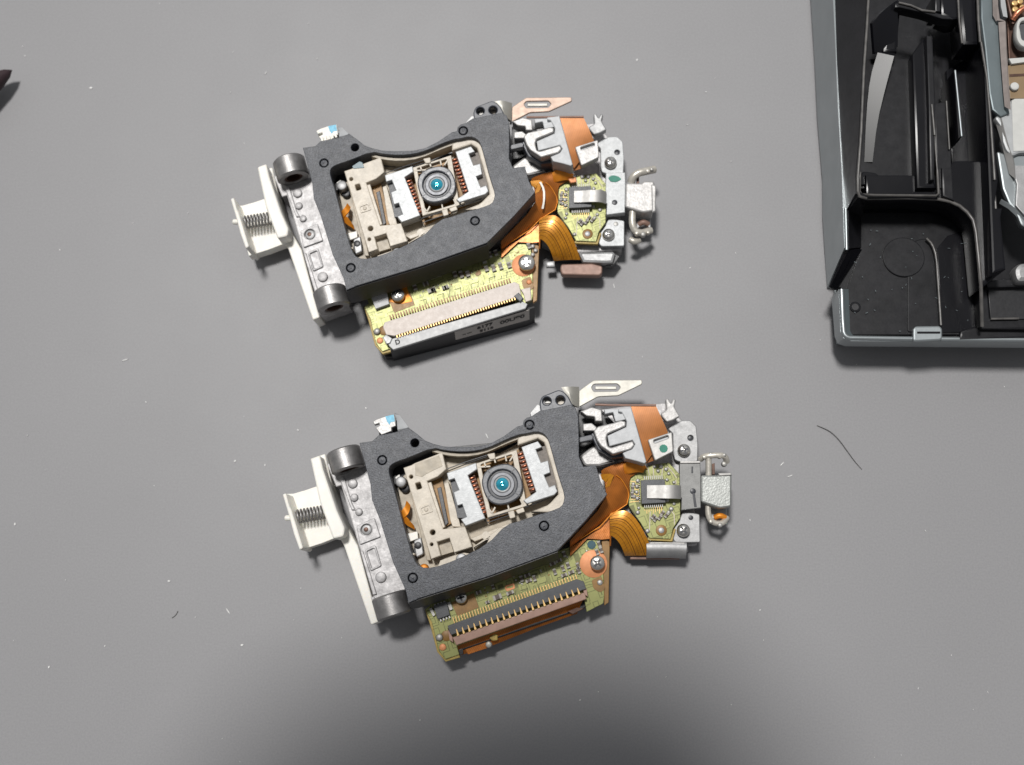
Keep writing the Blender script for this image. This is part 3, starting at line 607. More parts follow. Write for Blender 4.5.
        U.pl('flex_bracket', 'F 750,415 800,395 840,400 780,430', -7.9, 0.8, 'bore', pcb, 0.1)
    else:
        cn = U.pl('ribbon_connector', 'e 168,392 176,368 838,162 862,172 874,232 226,438 184,432', -5.5, 1.6, 'paleconn', bev=0.1)
        U.row('contact_pin', 'e 205,342 815,155', 45, 0.8, 0.24, -6.3, 0.5, 'trace', cn)
        U.row('contact_tip', 'e 238,434 838,242', 46, 1.0, 0.24, -5.55, 0.6, 'gold', cn)
        fl = U.pl('flip_lock', 'e 180,450 205,455 880,262 905,275 895,298 220,508 200,490', -5.9, 0.9, 'greyconn', cn, 0.1)
        U.pl('connector_latch', 'e 835,235 860,215 885,245 868,265', -5.3, 1.0, 'chip', cn, 0.15)
        U.pl('connector_latch', 'e 165,445 185,430 215,450 205,475 185,480', -5.6, 1.0, 'dullsteel', cn, 0.15)
        U.pl('connector_pad', 'e 870,200 920,190 925,255 895,265 885,225', -6.6, 0.8, 'paleconn', pcb, 0.1)
        # side of the board carrier that faces the camera, with its printed label
        A3 = U.p('e 205,508 898,302 940,290', -6.9); B3 = U.p('e 222,562 900,385 942,366', -12.7)
        sd = strip('carrier_side', A3, B3, 0.3, 'black', R_, 0, 2)
        la_ = [A3[0].lerp(A3[1], 0.47), A3[0].lerp(A3[1], 1.02)]; lb_ = [B3[0].lerp(B3[1], 0.47), B3[0].lerp(B3[1], 1.02)]
        n_ = (la_[1]-la_[0]).cross(lb_[0]-la_[0]).normalized()
        if n_.y > 0: n_ = -n_
        off = n_*0.28
        LA = [la_[k]+off for k in (0, 1)]; LB = [la_[k].lerp(lb_[k], 0.58)+off for k in (0, 1)]
        lab = strip('printed_label', LA, LB, 0.08, 'label', sd, 0, 1)
        ex = (LA[1]-LA[0]).normalized(); ey = (LA[0]-LB[0]).normalized()
        for body, fx_, fy_, sz in (('6177', 0.40, 0.70, 1.45), ('5115', 0.42, 0.27, 1.3), ('00U90', 0.77, 0.55, 1.7), ('-- ---', 0.16, 0.45, 0.9)):
            o_ = LA[0].lerp(LA[1], fx_)*fy_+LB[0].lerp(LB[1], fx_)*(1-fy_)+n_*0.12
            M = Matrix((ex, ey, n_)).transposed().to_4x4(); M.translation = o_
            textmesh('label_print', body, sz, M, 'ink', lab)
        pD = U.p('e 243,470', -5.86)[0]
        textmesh('connector_mark', 'D', 1.2, Matrix.Translation(pD) @ Matrix.Rotation(0.3, 4, 'Z'), 'ink', fl)
        U.pl('board_foot', 'e 165,520 215,515 225,545 180,550', -11.0, 2.0, 'black', R_, 0.3)
    # ---- right-hand module: sprung plate, laser holders, flexes, brackets
    mb = U.pl('module_body', 'X 582,412 640,404 668,402 690,430 697,545 640,548 612,536 600,500 585,470', -8.8, 3.6, 'cast', bev=0.3)
    sp = U.pl('sprung_plate', 'G 105,118 190,57 465,55 467,80 330,146 215,152 105,212', -4.9, 0.45, 'tanplate' if upper else 'plate', bev=0.12, rnd=0.3, holes=['G 178,98 192,80 325,78 343,98 325,120 192,122'])
    U.pl('slot_rib', 'G 200,92 320,92 320,110 200,110', -5.0, 0.4, 'plate', sp, 0.1)
    U.st('plate_bend', 'R 320,75 400,70 490,72', [-3.2, -3.0, -4.6], 'R 400,200 440,265 490,280', [-3.2, -3.0, -4.6], 0.5, 'plate', sp, 1)
    U.st('plate_web', 'G 105,118 105,212', [-4.9, -4.9], 'G 95,120 95,205', [-7.5, -7.5], 0.4, 'dullsteel', sp, 0)
    hd = U.pl('laser_holder', 'G 395,212 402,205 490,520 478,530 440,518 370,500 355,470 410,445 425,420 410,398 280,432 268,372 375,322 378,290 350,240 330,235 330,220', -0.8, 5.0, 'holder', bev=0.15)
    U.pl('holder_fork', 'G 190,345 215,320 300,300 345,285 372,292 372,318 270,362 262,385 272,432 290,440 412,402 422,425 405,448 300,478 232,432 210,400', -0.4, 4.0, 'holder_lit', hd, 0.2, 0.2)
    U.pl('holder_pad', 'G 272,375 385,330 408,395 285,430', -1.2, 2.0, 'holder', hd, 0.1)
    U.pl('holder_arm', 'G 250,222 395,215 400,255 310,268 300,240 255,250', -1.6, 3.0, 'holder', hd, 0.12, 0.1)
    U.pl('holder_arm', 'G 115,235 180,210 235,225 240,290 200,290 195,265 150,260', -2.0, 3.0, 'holder_lit', hd, 0.15, 0.15)
    U.pl('holder_arm', 'G 130,305 180,300 210,325 200,345 130,345', -1.6, 3.0, 'holder_lit', hd, 0.15, 0.2)
    U.pl('holder_step', 'G 305,258 362,245 372,280 315,292', -1.0, 2.0, 'holder', hd, 0.1)
    U.pl('holder_step', 'G 368,475 425,460 440,500 385,505', -1.6, 3.0, 'holder', hd, 0.1)
    U.pl('holder_side', 'G 185,345 230,430 300,480 360,470 370,492 295,500 215,450 175,370', -2.6, 4.0, 'frame_dark', hd, 0.15)
    U.pl('holder_link', 'G 105,382 175,365 190,375 185,395 108,412', -2.2, 1.6, 'frame_dark', hd, 0.12)
    U.pl('dark_recess', 'G 105,225 235,225 310,300 190,420 108,470', -6.6, 1.6, 'black', mb, 0.1)
    U.pl('grit_patch', 'G 108,490 190,425 300,500 320,520 225,545 140,545', -5.2, 2.6, 'holder_lit', mb, 0.4, 0.5)
    U.st('wide_flex', 'G 402,205 545,207', [-3.0, -3.0], 'G 490,520 612,355', [-3.6, -4.0], 0.2, 'wideflex', mb, 0, 6, 0.25)
    U.st('wide_flex_underside', 'G 470,420 612,352', [-3.8, -4.0], 'G 488,528 540,510', [-4.4, -4.6], 0.2, 'wideflex', mb, 0, 4)
    U.tb('flex_lip', 'G 200,196 300,200 545,200', [-3.4, -3.0, -2.9], 0.22, 'pinkmetal', mb, 1)
    cp = U.pl('spring_clip', 'G 497,395 635,350 643,462 538,515', -2.3, 1.6, 'holder_lit' if upper else 'steel', bev=0.15, rnd=0.3, holes=['G 530,398 612,370 616,385 536,415'])
    if not upper: U.pl('ink_dot', U.circ('G 587,445', -2.25, 0.72, 10), -2.25, 0.12, 'green', cp, 0.03)
    U.pl('slot_floor', 'G 520,390 620,360 625,400 530,430', -3.0, 0.4, 'holder', cp, 0.03)
    hk = U.pl('hook', 'G 598,165 612,158 630,190 642,160 658,168 648,205 665,238 680,262 640,285 605,295 575,262 572,245 605,225', -4.8, 1.6, 'holder_lit' if not upper else 'dullsteel', bev=0.2, rnd=0.25)
    ear = U.pl('bracket', 'G 612,335 650,300 690,287 738,285 772,318 782,420 780,518 685,522 650,510 640,470 640,360', -7.2, 1.0, 'dullsteel' if not upper else 'yoke', bev=0.12, rnd=0.3, holes=[('G 740,385', 0.48)])
    U.disc('hole_floor', 'G 740,385', -7.6, 0.55, 0.4, 'groove', ear)
    U.screw('G 705,452', -6.0, 1.15, ear, 0.8)
    br = U.pl('bracket', 'H 622,132 738,130 742,200 742,385 630,398 632,330 622,320', -5.6, 1.8, 'darksteel' if not upper else 'yoke', bev=0.12)
    if not upper:
        U.bar('bracket_slot', 'H 693,150 693,188', 0.3, -5.55, 0.2, 'groove', br); U.disc('bracket_hole', 'H 697,290', -5.55, 0.5, 0.2, 'groove', br, 0.05); U.bar('bracket_slot', 'H 700,300 712,380', 0.42, -5.54, 0.2, 'groove', br)
        U.bar('bracket_edge', 'H 625,126 738,124', 0.35, -5.3, 0.5, 'steel', br)
    else:
        U.disc('bracket_hole', 'g 650,240', -5.55, 0.5, 0.2, 'groove', br, 0.05)
        U.pl('paint_mark', 'g 612,100 635,85 670,92 690,108 660,125 625,122', -5.5, 0.12, 'green', br, 0.03, 0.3)
    lw = U.pl('bracket', 'H 640,405 735,420 738,580 600,582 582,560 586,500 610,470 625,440', -7.4, 1.0, 'dullsteel' if not upper else 'yoke', bev=0.12, rnd=0.3)
    U.screw('H 645,510', -5.9 if not upper else -6.4, 1.15, lw, 0.8, turn=0.7)
    U.disc('bracket_hole', 'H 685,440', -7.35, 0.42, 0.2, 'groove' if not upper else 'tin', lw, 0.05)
    sb = U.pl('sensor_board', 'H 420,155 470,140 560,128 600,170 625,200 625,440 585,500 570,562 450,556 400,470 335,380 325,300 345,205', -6.4, 0.8, 'pcb', bev=0.08)
    U.pl('sensor_board_rim', 'H 440,552 572,556 590,500 600,505 580,575 440,568', -6.7, 0.8, 'pcbedge', sb, 0.08)
    cpx = U.pl('sensor_chip', 'H 402,228 538,222 542,355 406,362', -4.9, 1.2, 'chip', bev=0.08)
    U.row('chip_lead', 'H 422,215 522,211', 10, 0.7, 0.16, -5.7, 0.3, 'tin', cpx)
    U.row('chip_lead', 'H 424,374 524,370', 10, 0.7, 0.16, -5.7, 0.3, 'tin', cpx)
    U.row('chip_pin', 'H 392,240 396,350', 10, 0.16, 0.16, -5.7, 0.3, 'tin', cpx)
    tg = U.st('clip_tongue', 'H 436,257 485,257 540,256 600,255 625,258', [-4.6, -4.6, -4.1, -4.2, -5.2], 'H 436,330 485,330 540,331 600,332 625,335', [-4.6, -4.6, -4.1, -4.2, -5.2], 0.3, 'steel', br, 1)
    for tr in ('H 385,230', 'H 380,262', 'H 378,295', 'H 382,330', 'H 360,250', 'H 358,290', 'H 362,320', 'H 390,385', 'H 385,410', 'H 440,515', 'H 480,150', 'H 515,150', 'H 500,175', 'H 545,165', 'H 560,190', 'H 590,240', 'H 590,360', 'H 550,340', 'H 550,225', 'H 560,410', 'H 575,390'):
        U.disc('solder_dot', tr, -6.05, random.uniform(0.28, 0.42), 0.5, 'tin', sb, 0.25, 10)
    for tr, an in (('H 483,450', 0.9), ('H 508,440', 0.9), ('H 545,428', 0.9), ('H 522,415', 0.9), ('H 470,435', .9), ('H 355,275', 1.6), ('H 352,310', 1.6)):
        U.cap(tr, an, -6.4, sb, 0.9, 0.5)
    U.disc('board_hole', 'H 518,512', -6.3, 0.95, 0.3, 'goldpad', sb, 0.08); U.disc('hole_rim', 'H 518,512', -6.22, 0.5, 0.3, 'dullsteel', sb, 0.08)
    for k in range(9):
        U.bar('board_trace', 'H %d,%d %d,%d' % (392, 242+k*13, 352-abs(k-4)*3, 232+k*15), 0.11, -6.36, 0.1, 'gold', sb, 0.02)
        U.bar('board_trace', 'H %d,%d %d,%d' % (424+k*12, 378, 424+k*12, 402+(k*37) % 22), 0.11, -6.36, 0.1, 'gold', sb, 0.02)
    for tr in ('H 440,150 450,200', 'H 470,145 475,205', 'H 525,150 520,205', 'H 550,150 575,175', 'H 575,175 605,215', 'H 600,225 600,250', 'H 560,385 590,420', 'H 590,420 592,480', 'H 455,405 450,520'):
        U.bar('board_trace', tr, 0.14, -6.36, 0.1, 'paleconn', sb, 0.02)
    # laser cap and its wires
    cb = U.pl('laser_cap', 'H 742,198 838,200 850,188 908,186 917,200 915,378 850,388 742,352', -5.4, 4.2, 'rough' if not upper else 'holder_lit', bev=0.3, rnd=0.4)
    U.pl('cap_foot', 'H 770,365 890,382 890,470 800,470', -9.5, 2.5, 'dullsteel', cb, 0.2)
    if upper:
        lug = U.tb('contact_lug', 'g 742,128 752,98 780,74 825,64 874,54', [-6.2, -5.6, -5.4, -5.5, -6.6], 0.72, 'lug', cb)
        U.tb('contact_lug', 'g 752,285 748,360 762,402 800,416 856,398', [-6.6, -6.6, -6.9, -7.1, -8.0], 0.66, 'lug', cb)
        U.tb('contact_lug', 'g 738,450 760,464 788,455', [-8.0, -7.8, -8.4], 0.6, 'lug', cb)
        bumps = ('g 778,80', 'g 806,62', 'g 838,58', 'g 860,50', 'g 776,412', 'g 812,418', 'g 840,408', 'g 752,110')
        U.pl('folded_cap', 'g 858,135 885,145 882,290 862,296', -5.2, 0.8, 'holder_lit', cb, 0.2)
    else:
        lug = U.tb('contact_lug', 'H 738,110 762,90 825,86 878,88 889,124', [-6.4, -5.6, -5.3, -5.5, -6.8], 0.52, 'lug', cb)
        U.tb('contact_lug', 'H 784,95 786,150 785,205', [-5.8, -6.0, -6.2], 0.55, 'lug', cb)
        U.tb('contact_lug', 'H 782,345 783,438 812,470 862,476 889,440', [-6.8, -6.9, -7.2, -7.3, -8.4], 0.52, 'lug', cb)
        bumps = ('H 762,96', 'H 800,82', 'H 850,88', 'H 876,84', 'H 886,112', 'H 876,134', 'H 800,462', 'H 852,482')
        U.pl('folded_cap', 'H 838,186 912,184 918,200 845,204', -5.1, 0.5, 'steel', cb, 0.15)
    for k, tr in enumerate(bumps):
        U.disc('solder_drop', tr, -4.95 if k < 4 else -6.3, 0.34+0.08*(k % 3), 0.9, 'tin' if k % 2 else 'lug', cb, 0.4, 12)
    U.tb('warm_glint', 'H 820,440 850,425 880,440', [-8.0, -7.6, -8.0], 0.5, 'orange' if not upper else 'pinkmetal', cb)  # warm coloured tube paints the brown-orange glint below the cap
    U.pl('cap_groove', 'H 805,135 820,130 822,195 806,195', -6.4, 1.0, 'bore', cb, 0.05)
    # rods under the board
    if not upper:
        U.tb('guide_rod', 'H 430,612 560,610 655,615', -8.8, 1.75, 'dullsteel', mb, 0, 18)
        U.bar('rod_cover', 'H 455,592 650,592', 0.7, -7.2, 0.6, 'steel', mb)
        U.bar('rail_lip', 'H 340,662 620,662', 0.9, -9.6, 0.9, 'pinkmetal', mb, 0.2)
        U.pl('rod_end', 'H 650,590 672,605 672,640 650,640', -8.2, 2.0, 'black', mb, 0.1)
    else:
        U.pl('guide_rod', 'g 440,520 640,515 655,530 640,582 600,585 470,580', -8.0, 1.8, 'dullsteel', mb, 0.5)
        U.pl('rail_lip', 'g 345,590 520,585 580,600 580,640 565,655 350,650 340,620', -8.4, 2.0, 'pinkmetal', mb, 0.25, 0.4)
        U.pl('rod_end', 'g 650,530 680,545 640,600 600,600', -9.0, 2.0, 'black', mb, 0.1)
        U.pl('rod_stub', 'g 260,575 310,570 312,605 262,605', -9.0, 1.2, 'dullsteel', mb, 0.3)
    U.pl('under_block', 'H 250,420 600,570 640,600 640,640 300,640', -10.4, 2.0, 'black', mb, 0.2)
    # flexes
    U.st('main_flex', 'H 0,568 205,348 200,250 180,195 175,170 250,138 330,112', [-5.0, -4.7, -4.6, -4.6, -5.0, -5.4, -5.6], 'H 0,608 230,425 325,362 340,300 335,235 345,205 440,160', [-6.6, -6.2, -6.0, -5.8, -5.8, -5.9, -6.0], 0.16, 'flex', R_, 1, 6, 0.25)
    U.pl('flex_lower_leaf', 'H 0,612 110,540 228,430 230,560 180,565 100,560 0,660', -6.7, 0.18, 'flex', R_, 0.05)
    U.st('flex_fold', 'H 300,140 330,118 400,118 430,150', [-4.8, -4.4, -4.4, -5.0], 'H 310,190 340,190 380,180 415,185', [-5.6, -5.2, -5.2, -5.4], 0.16, 'orange', R_, 1, 4, 0.3)
    U.st('bent_flex', 'H 225,415 290,398 335,405 385,460 430,540 455,600 472,652', [-6.0, -5.6, -5.5, -5.8, -6.6, -7.6, -8.9], 'H 228,540 250,550 278,580 292,605 300,625 306,640 312,655', [-6.6, -6.4, -6.5, -6.9, -7.5, -8.3, -9.3], 0.18, 'amber', R_, 1, 6, 0.35)
    ea = chaikin(U.p('H 225,415 290,398 335,405 385,460 430,540 455,600 472,652', [-6.0, -5.6, -5.5, -5.8, -6.6, -7.6, -8.9]), 1, False)
    eb = chaikin(U.p('H 228,540 250,550 278,580 292,605 300,625 306,640 312,655', [-6.6, -6.4, -6.5, -6.9, -7.5, -8.3, -9.3]), 1, False)
    for k in (0.16, 0.3, 0.38, 0.5, 0.62, 0.7, 0.84):
        tube('flex_trace', [p_.lerp(q_, k)+Vector((0, 0, 0.10+0.35*4*k*(1-k))) for p_, q_ in zip(ea, eb)], 0.065 if k in (0.3, 0.62) else 0.035, 'trace', R_, 6, 1)
    U.st('yellow_fold', 'H 172,195 230,190', [-4.3, -4.2], 'H 180,222 205,240', [-4.6, -4.4], 0.14, 'amber', R_, 0, 3)
    U.st('yellow_fold', 'H 225,190 248,200', [-4.2, -4.3], 'H 200,270 225,262', [-4.6, -4.6], 0.14, 'amber', R_, 0, 3)
    U.tb('flex_crease', 'H 228,430 230,520 228,600', [-6.4, -6.5, -7.0], 0.16, 'flex', R_, 1)
    U.tb('flex_crease', 'H 60,560 170,490 230,425 322,364', [-6.35, -5.9, -5.75, -5.7], 0.10, 'orange', R_, 0)  # lighter tube paints the highlight along the folded flex edge
    U.tb('flex_crease', 'H 322,364 338,300 293,222 262,200', [-5.7, -5.7, -5.1, -4.8], 0.09, 'orange', R_, 1)
    U.disc('flex_spot', 'H 293,222', -5.4, 0.35, 0.3, 'pad', R_, 0.15, 12)
    if upper:
        U.st('glint_wire', 'f 278,580 300,620 302,680 292,730', [-4.0, -3.9, -4.0, -4.4], 'f 290,578 312,622 312,680 304,730', [-4.0, -3.9, -4.0, -4.4], 0.2, 'white', R_, 1)
        U.pl('red_terminal', 'g 385,105 430,95 435,125 400,130', -4.6, 0.6, 'pad', R_, 0.15, 0.2)
    return U
U2 = build_pickup(False, 'lower laser pickup with olive board and open black and brown ribbon connector')
U1 = build_pickup(True, 'upper laser pickup with brighter yellow board and shut pale connector with printed side label')
# ------------------------------------------------------------------ the disc drive at the upper right (heights in mm over the mat)
DB = un(930, 180, 0)
drive = thing('disc_drive', 'open black plastic disc drive in a grey steel shell at upper right', 'disc drive', DB)
def dp(tr, z):
    t = T(tr)
    if not isinstance(z, (list, tuple)): z = [z]*len(t)
    return [un(a[0], a[1], b)-DB for a, b in zip(t, z)]
def dpl(name, tr, z, th, m, parent=None, bev=0.15, rnd=0, sm=0, holes=()):
    o = dp(tr, z)
    if rnd: o = roundc(o, rnd)
    if sm: o = chaikin(o, sm)
    hs = [roundc(dp(k, z), 0.6) if isinstance(k, str) else k for k in holes]
    return prism(name, [o]+hs, z, th, m, parent or drive, bev)
def dst(name, ta, za, tb, zb, th, m, parent=None, sm=0, across=2):
    return strip(name, dp(ta, za), dp(tb, zb), th, m, parent or drive, sm, across)
def dcirc(tr, z, r, n=24):
    c = dp(tr, z)[0]
    return [c+Vector((r*math.cos(2*math.pi*i/n), r*math.sin(2*math.pi*i/n), 0)) for i in range(n)]
def dtube(name, tr, z, r, m, parent=None, sm=0): return tube(name, dp(tr, z), r, m, parent or drive, 8, sm)
# steel shell: floor pan with upturned rim
shell = dpl('steel_shell', 'X 820,-60 824,60 831,200 837,344 900,344 1100,344 1100,-60', 1.2, 1.0, 'zinc', None, 0.2)
rim = dp('X 841.5,300 843.8,337.8 1100,338', 10)
def wall(name, pts, z0, z1, th, m, parent, r=2.2):
    """upright wall along a line with a rolled upper edge"""
    A, B, Cc = [], [], []
    for i, p_ in enumerate(pts): A.append(Vector((p_.x, p_.y, z0 if i < 1 else 5.6))); B.append(Vector((p_.x, p_.y, z1)))
    return strip(name, B, A, th, m, parent, 0, 3)
c0 = dp('X 843.8,337.8', 10)[0]; lft = dp('X 842,289', 10)[0]; rgt = dp('X 1110,340', 10)[0]
cor = roundc([lft, c0, rgt], 2.5, False) if False else [lft, c0+(lft-c0).normalized()*1.3, c0+(lft-c0).normalized()*0.35+(rgt-c0).normalized()*0.35, c0+(rgt-c0).normalized()*1.3, rgt]
wall('shell_rim', cor, 4.4, 9.6, 0.9, 'zinc', shell)
tube('rolled_edge', [Vector((p_.x, p_.y, 9.6)) for p_ in cor], 0.45, 'zinc', shell, 10, 1)
strip('rim_flange', [Vector((p_.x, p_.y, 9.7)) for p_ in cor[:3]], [Vector((p_.x+1.5, p_.y+0.3, 8.7)) for p_ in cor[:3]], 0.5, 'slate', shell, 0, 2)
# side plate: taller grey wall further up
dst('side_plate', 'I 215,-60 228,200 238,450 255,720; J 176,180 178,260 182,330', 14.0, 'I 118,-60 138,250 150,500 172,765; J 88,200 96,330 108,500', [1, 1, 1, 1.0, 1.0, 0.8, 0.6], 0.8, 'zinc')
dtube('plate_edge', 'J 177,165 181,340', 14.1, 0.28, 'zinc')
# black plastic body
dst('outer_slope', 'I 222,-60 232,250 245,500 258,730; J 190,170', [13.8]*5, 'I 362,-60 340,290 325,600 312,750; J 228,100', [21]*5, 0.8, 'satin', None, 0, 3)
dst('outer_step', 'J 190,170 186,165 232,100 262,118', [13.8, 13.6, 21, 20.6], 'J 245,170 240,200 250,180 262,160', [8, 8, 9, 9], 0.8, 'satin')
dtube('ridge', 'I 362,-60 352,120 340,290 328,560 314,750; J 229,90 236,112 266,121', [21.2]*5+[21.1, 20.9, 20.6], 0.24, 'edge')
dpl('body_floor', 'I 220,-80; J 200,330 120,495 160,500 160,700 180,712 640,712; X 1100,338 1100,-80', 8.6, 2.0, 'satin', None, 0.1)
dst('side_notch', 'J 182,170 184,335', [14, 14], 'J 236,180 236,330', [9, 9], 0.6, 'satin')
dst('notch_ramp', 'J 184,335 108,497', [13.5, 9.5], 'J 240,335 135,505', [9.2, 9.2], 0.6, 'gloss')
# inner well beside the ridge
dpl('well_floor', 'I 330,250 560,250 570,765 568,800 320,800', 14.5, 2, 'satin', None, 0.1)
dpl('well_corner', 'I 330,725 400,735 415,775 320,790', 15.0, 0.6, 'gloss', None, 0.2, 0.8)
n_ = Vector((-0.247, -0.117, 0.962))
def facet(tr, zc, m, name):
    t = dp(tr, zc); c = sum(t, Vector())/len(t)
    out = []
    for q in T(tr):
        o_ = Vector((0, 0, CAMZ)); ray = (un(q[0], q[1], 0)-o_).normalized()
        k = ((c+DB)-o_).dot(n_)/ray.dot(n_)
        out.append(o_+ray*k-DB)
    h = len(out)//2
    return strip(name, out[:h], out[h:], 0.5, m, drive, 1, 4)
facet('I 398,225 366,330 350,480 341,690 468,240 432,370 396,520 376,690', 16.1, 'sheen', 'reflection_facet')  # facet added in the outline of the reflected streak, tilted to mirror the lamp
dst('facet_top', 'I 405,205 415,225 470,215', [17.2, 17, 17], 'I 395,240 430,250 470,240', [16.6]*3, 0.5, 'gloss', None, 1)
dtube('glossy_fold', 'I 385,280 410,290 440,280', [16.2, 16.25, 16.2], 0.13, 'gloss', None, 1)
dtube('glossy_fold', 'I 380,295 425,365', [16.2, 16.25], 0.14, 'gloss')
dst('well_shoulder', 'I 370,100 410,50 480,0', [20, 19.5, 19], 'I 380,230 420,215 480,200', [17, 17, 17], 0.5, 'gloss', None, 1)
dpl('dark_rib', 'I 470,0 500,0 480,220 420,220 440,90', 17.5, 3, 'gloss', None, 0.5)
# partition beside the well
dpl('partition', 'I 545,230 600,150 640,765 650,800 565,800', 17.0, 8, 'gloss', None, 0.4)
dpl('partition_rib', 'I 605,150 632,150 645,450 640,765 622,765 615,450', 18.2, 6, 'satin', None, 0.25)
dpl('inner_ledge', 'I 640,440 690,430 712,640 715,800 650,800', 16.2, 4, 'satin', None, 0.2)
dtube('ledge_edge', 'I 628,445 640,575', 18.4, 0.2, 'edge'); dtube('ledge_edge', 'I 640,575 655,780', 17.3, 0.16, 'edge')
dtube('ledge_edge', 'I 690,430 703,635', 16.6, 0.15, 'edge')
dpl('inner_channel', 'I 690,300 850,200 900,765 720,800', 10.5, 2, 'gloss', None, 0.2)
dpl('channel_blade', 'I 722,300 736,300 758,580 742,590', 18, 7, 'gloss', None, 0.2)
dtube('blade_glint', 'I 727,300 755,580', 18.2, 0.2, 'zinc')  # pale tube paints the glint along the blade
dtube('channel_edge', 'I 738,-40 745,90 757,185', 19, 0.2, 'edge')
dpl('channel_post', 'I 738,-40 830,-40 835,190 760,190', 17.5, 6, 'gloss', None, 0.6)
dtube('channel_edge', 'I 822,-40 826,80 834,180', 18.6, 0.25, 'edge')
dpl('body_wall', 'I 842,100 862,190 890,480 912,765; J 812,160 845,160 838,200 860,420 800,440', 19, 10, 'gloss', None, 0.4)
dtube('wall_edge', 'I 838,180 862,330 880,540 895,765', 19.2, 0.22, 'edge'); dtube('wall_edge', 'J 800,0 818,200 832,405', 18.4, 0.22, 'edge')
# window frame at the top of the well
dpl('cross_bar', 'L -40,25 0,25 160,60 280,95 420,140 445,160 350,155 180,100 0,60 -40,60', 20, 2.5, 'satin', None, 0.2)
dtube('cross_edge', 'L -10,22 90,45 180,85 290,98', 20.2, 0.2, 'edge')
dpl('upright_bar', 'L 290,-60 330,-60 335,95 290,90', 20.4, 5, 'satin', None, 0.2)
dpl('corner_block', 'L 330,-60 470,-60 500,150 440,160 340,120', 18.6, 5, 'gloss', None, 0.4)
# lower deck: curved edge round the pocket
deck = dpl('deck', 'J 262,20 566,20 640,-40 800,-40 832,420 800,470 755,500 752,490 730,262 718,212 692,178 660,152 620,134 570,124 450,119 266,121', 15.8, 6.0, 'gloss', None, 0.3)
dtube('deck_edge', 'J 266,121 450,119 570,124 620,134 660,152 692,178 718,212 730,262 742,380 752,490 757,665', [16]*10+[13], 0.30, 'edge')
dpl('well_lip', 'J 245,96 566,100 570,122 450,117 266,119', 16.6, 2, 'satin', None, 0.3)
dtube('well_lip_edge', 'J 238,10 236,90 245,104 300,107 560,110 572,100 566,0', [18, 18, 17.6, 17.4, 17.4, 17.4, 17.4], 0.22, 'edge')
dpl('ledge_block', 'J 585,-10 632,-10 640,130 590,110', 16.8, 3, 'satin', None, 0.3)
dpl('pocket_floor', 'J 232,180 520,180 700,180 745,330 750,700 170,700 170,540 240,340', 9.1, 0.5, 'satin', None, 0.1)
drive_disc = dcirc('J 424,370', 9.4, 3.6, 36)
prism('round_boss', [drive_disc], 9.45, 0.5, 'satin', drive, 0.15)
dpl('pocket_step', 'J 440,430 440,345 470,300 505,290 530,295 548,320 562,365 572,480 580,690 440,690', 9.3, 0.4, 'satin', None, 0.3, 0.6)
dpl('pocket_trench', 'J 566,330 610,280 725,240 748,480 752,690 584,690', 9.3, 0.5, 'gloss', None, 0.1)
dtube('trench_edge', 'J 520,290 545,315 562,365 570,480 578,600 582,660', 10.1, 0.22, 'edge', None, 1)
hl = prism('peg_hole', [dcirc('J 218,582', 9.3, 0.95)], 9.32, 0.4, 'gloss', drive, 0.08)
prism('hole_core', [dcirc('J 218,582', 9.4, 0.6)], 9.42, 0.3, 'black', hl, 0.02)
tb_ = dpl('steel_tab', 'K 518,222 530,210 640,208 652,222 652,275 518,282', 10.6, 1.2, 'zinc', None, 0.3, 0.6)
dtube('tab_groove', 'K 535,240 640,240', 10.65, 0.18, 'satin', tb_)
dpl('front_block', 'K 735,235 790,215 1100,215 1100,262 730,272', 10.2, 2.5, 'satin', None, 0.3)
dpl('side_bracket', 'K 812,-60 850,-60 870,170 1100,170 1100,225 830,222', 11.5, 3, 'satin', None, 0.3)
dpl('dark_socket', 'K 860,35 1100,35 1100,178 872,178', 11.8, 0.5, 'black', None, 0.05)
dtube('socket_edge', 'K 872,178 1000,176', 11.9, 0.2, 'edge')
dpl('socket_rail', 'J 770,470 935,455 1000,450 1000,495 780,500', 13, 3, 'satin', None, 0.3)
v2, f2 = [], []
random.seed(21)
for k in range(34):
    q_ = dp('J %d,%d' % (random.uniform(180, 740), random.uniform(240, 690)), 9.5)[0]; a0 = random.uniform(0, 3.1); L_ = random.uniform(0.06, 0.22); W_ = 0.035; b0 = len(v2)
    e1 = Vector((math.cos(a0), math.sin(a0), 0))*L_; e2 = Vector((-math.sin(a0), math.cos(a0), 0))*W_
    for z in (0, 0.06): v2 += [q_+e1+e2+Vector((0, 0, z)), q_-e1+e2+Vector((0, 0, z)), q_-e1-e2+Vector((0, 0, z)), q_+e1-e2+Vector((0, 0, z))]
    f2 += [(b0+4, b0+5, b0+6, b0+7)]+[(b0+i, b0+(i+1) % 4, b0+4+(i+1) % 4, b0+4+i) for i in range(4)]
dsp = mesh('drive_dust', v2, f2, 'slate', drive, False); dsp['kind'] = 'stuff'
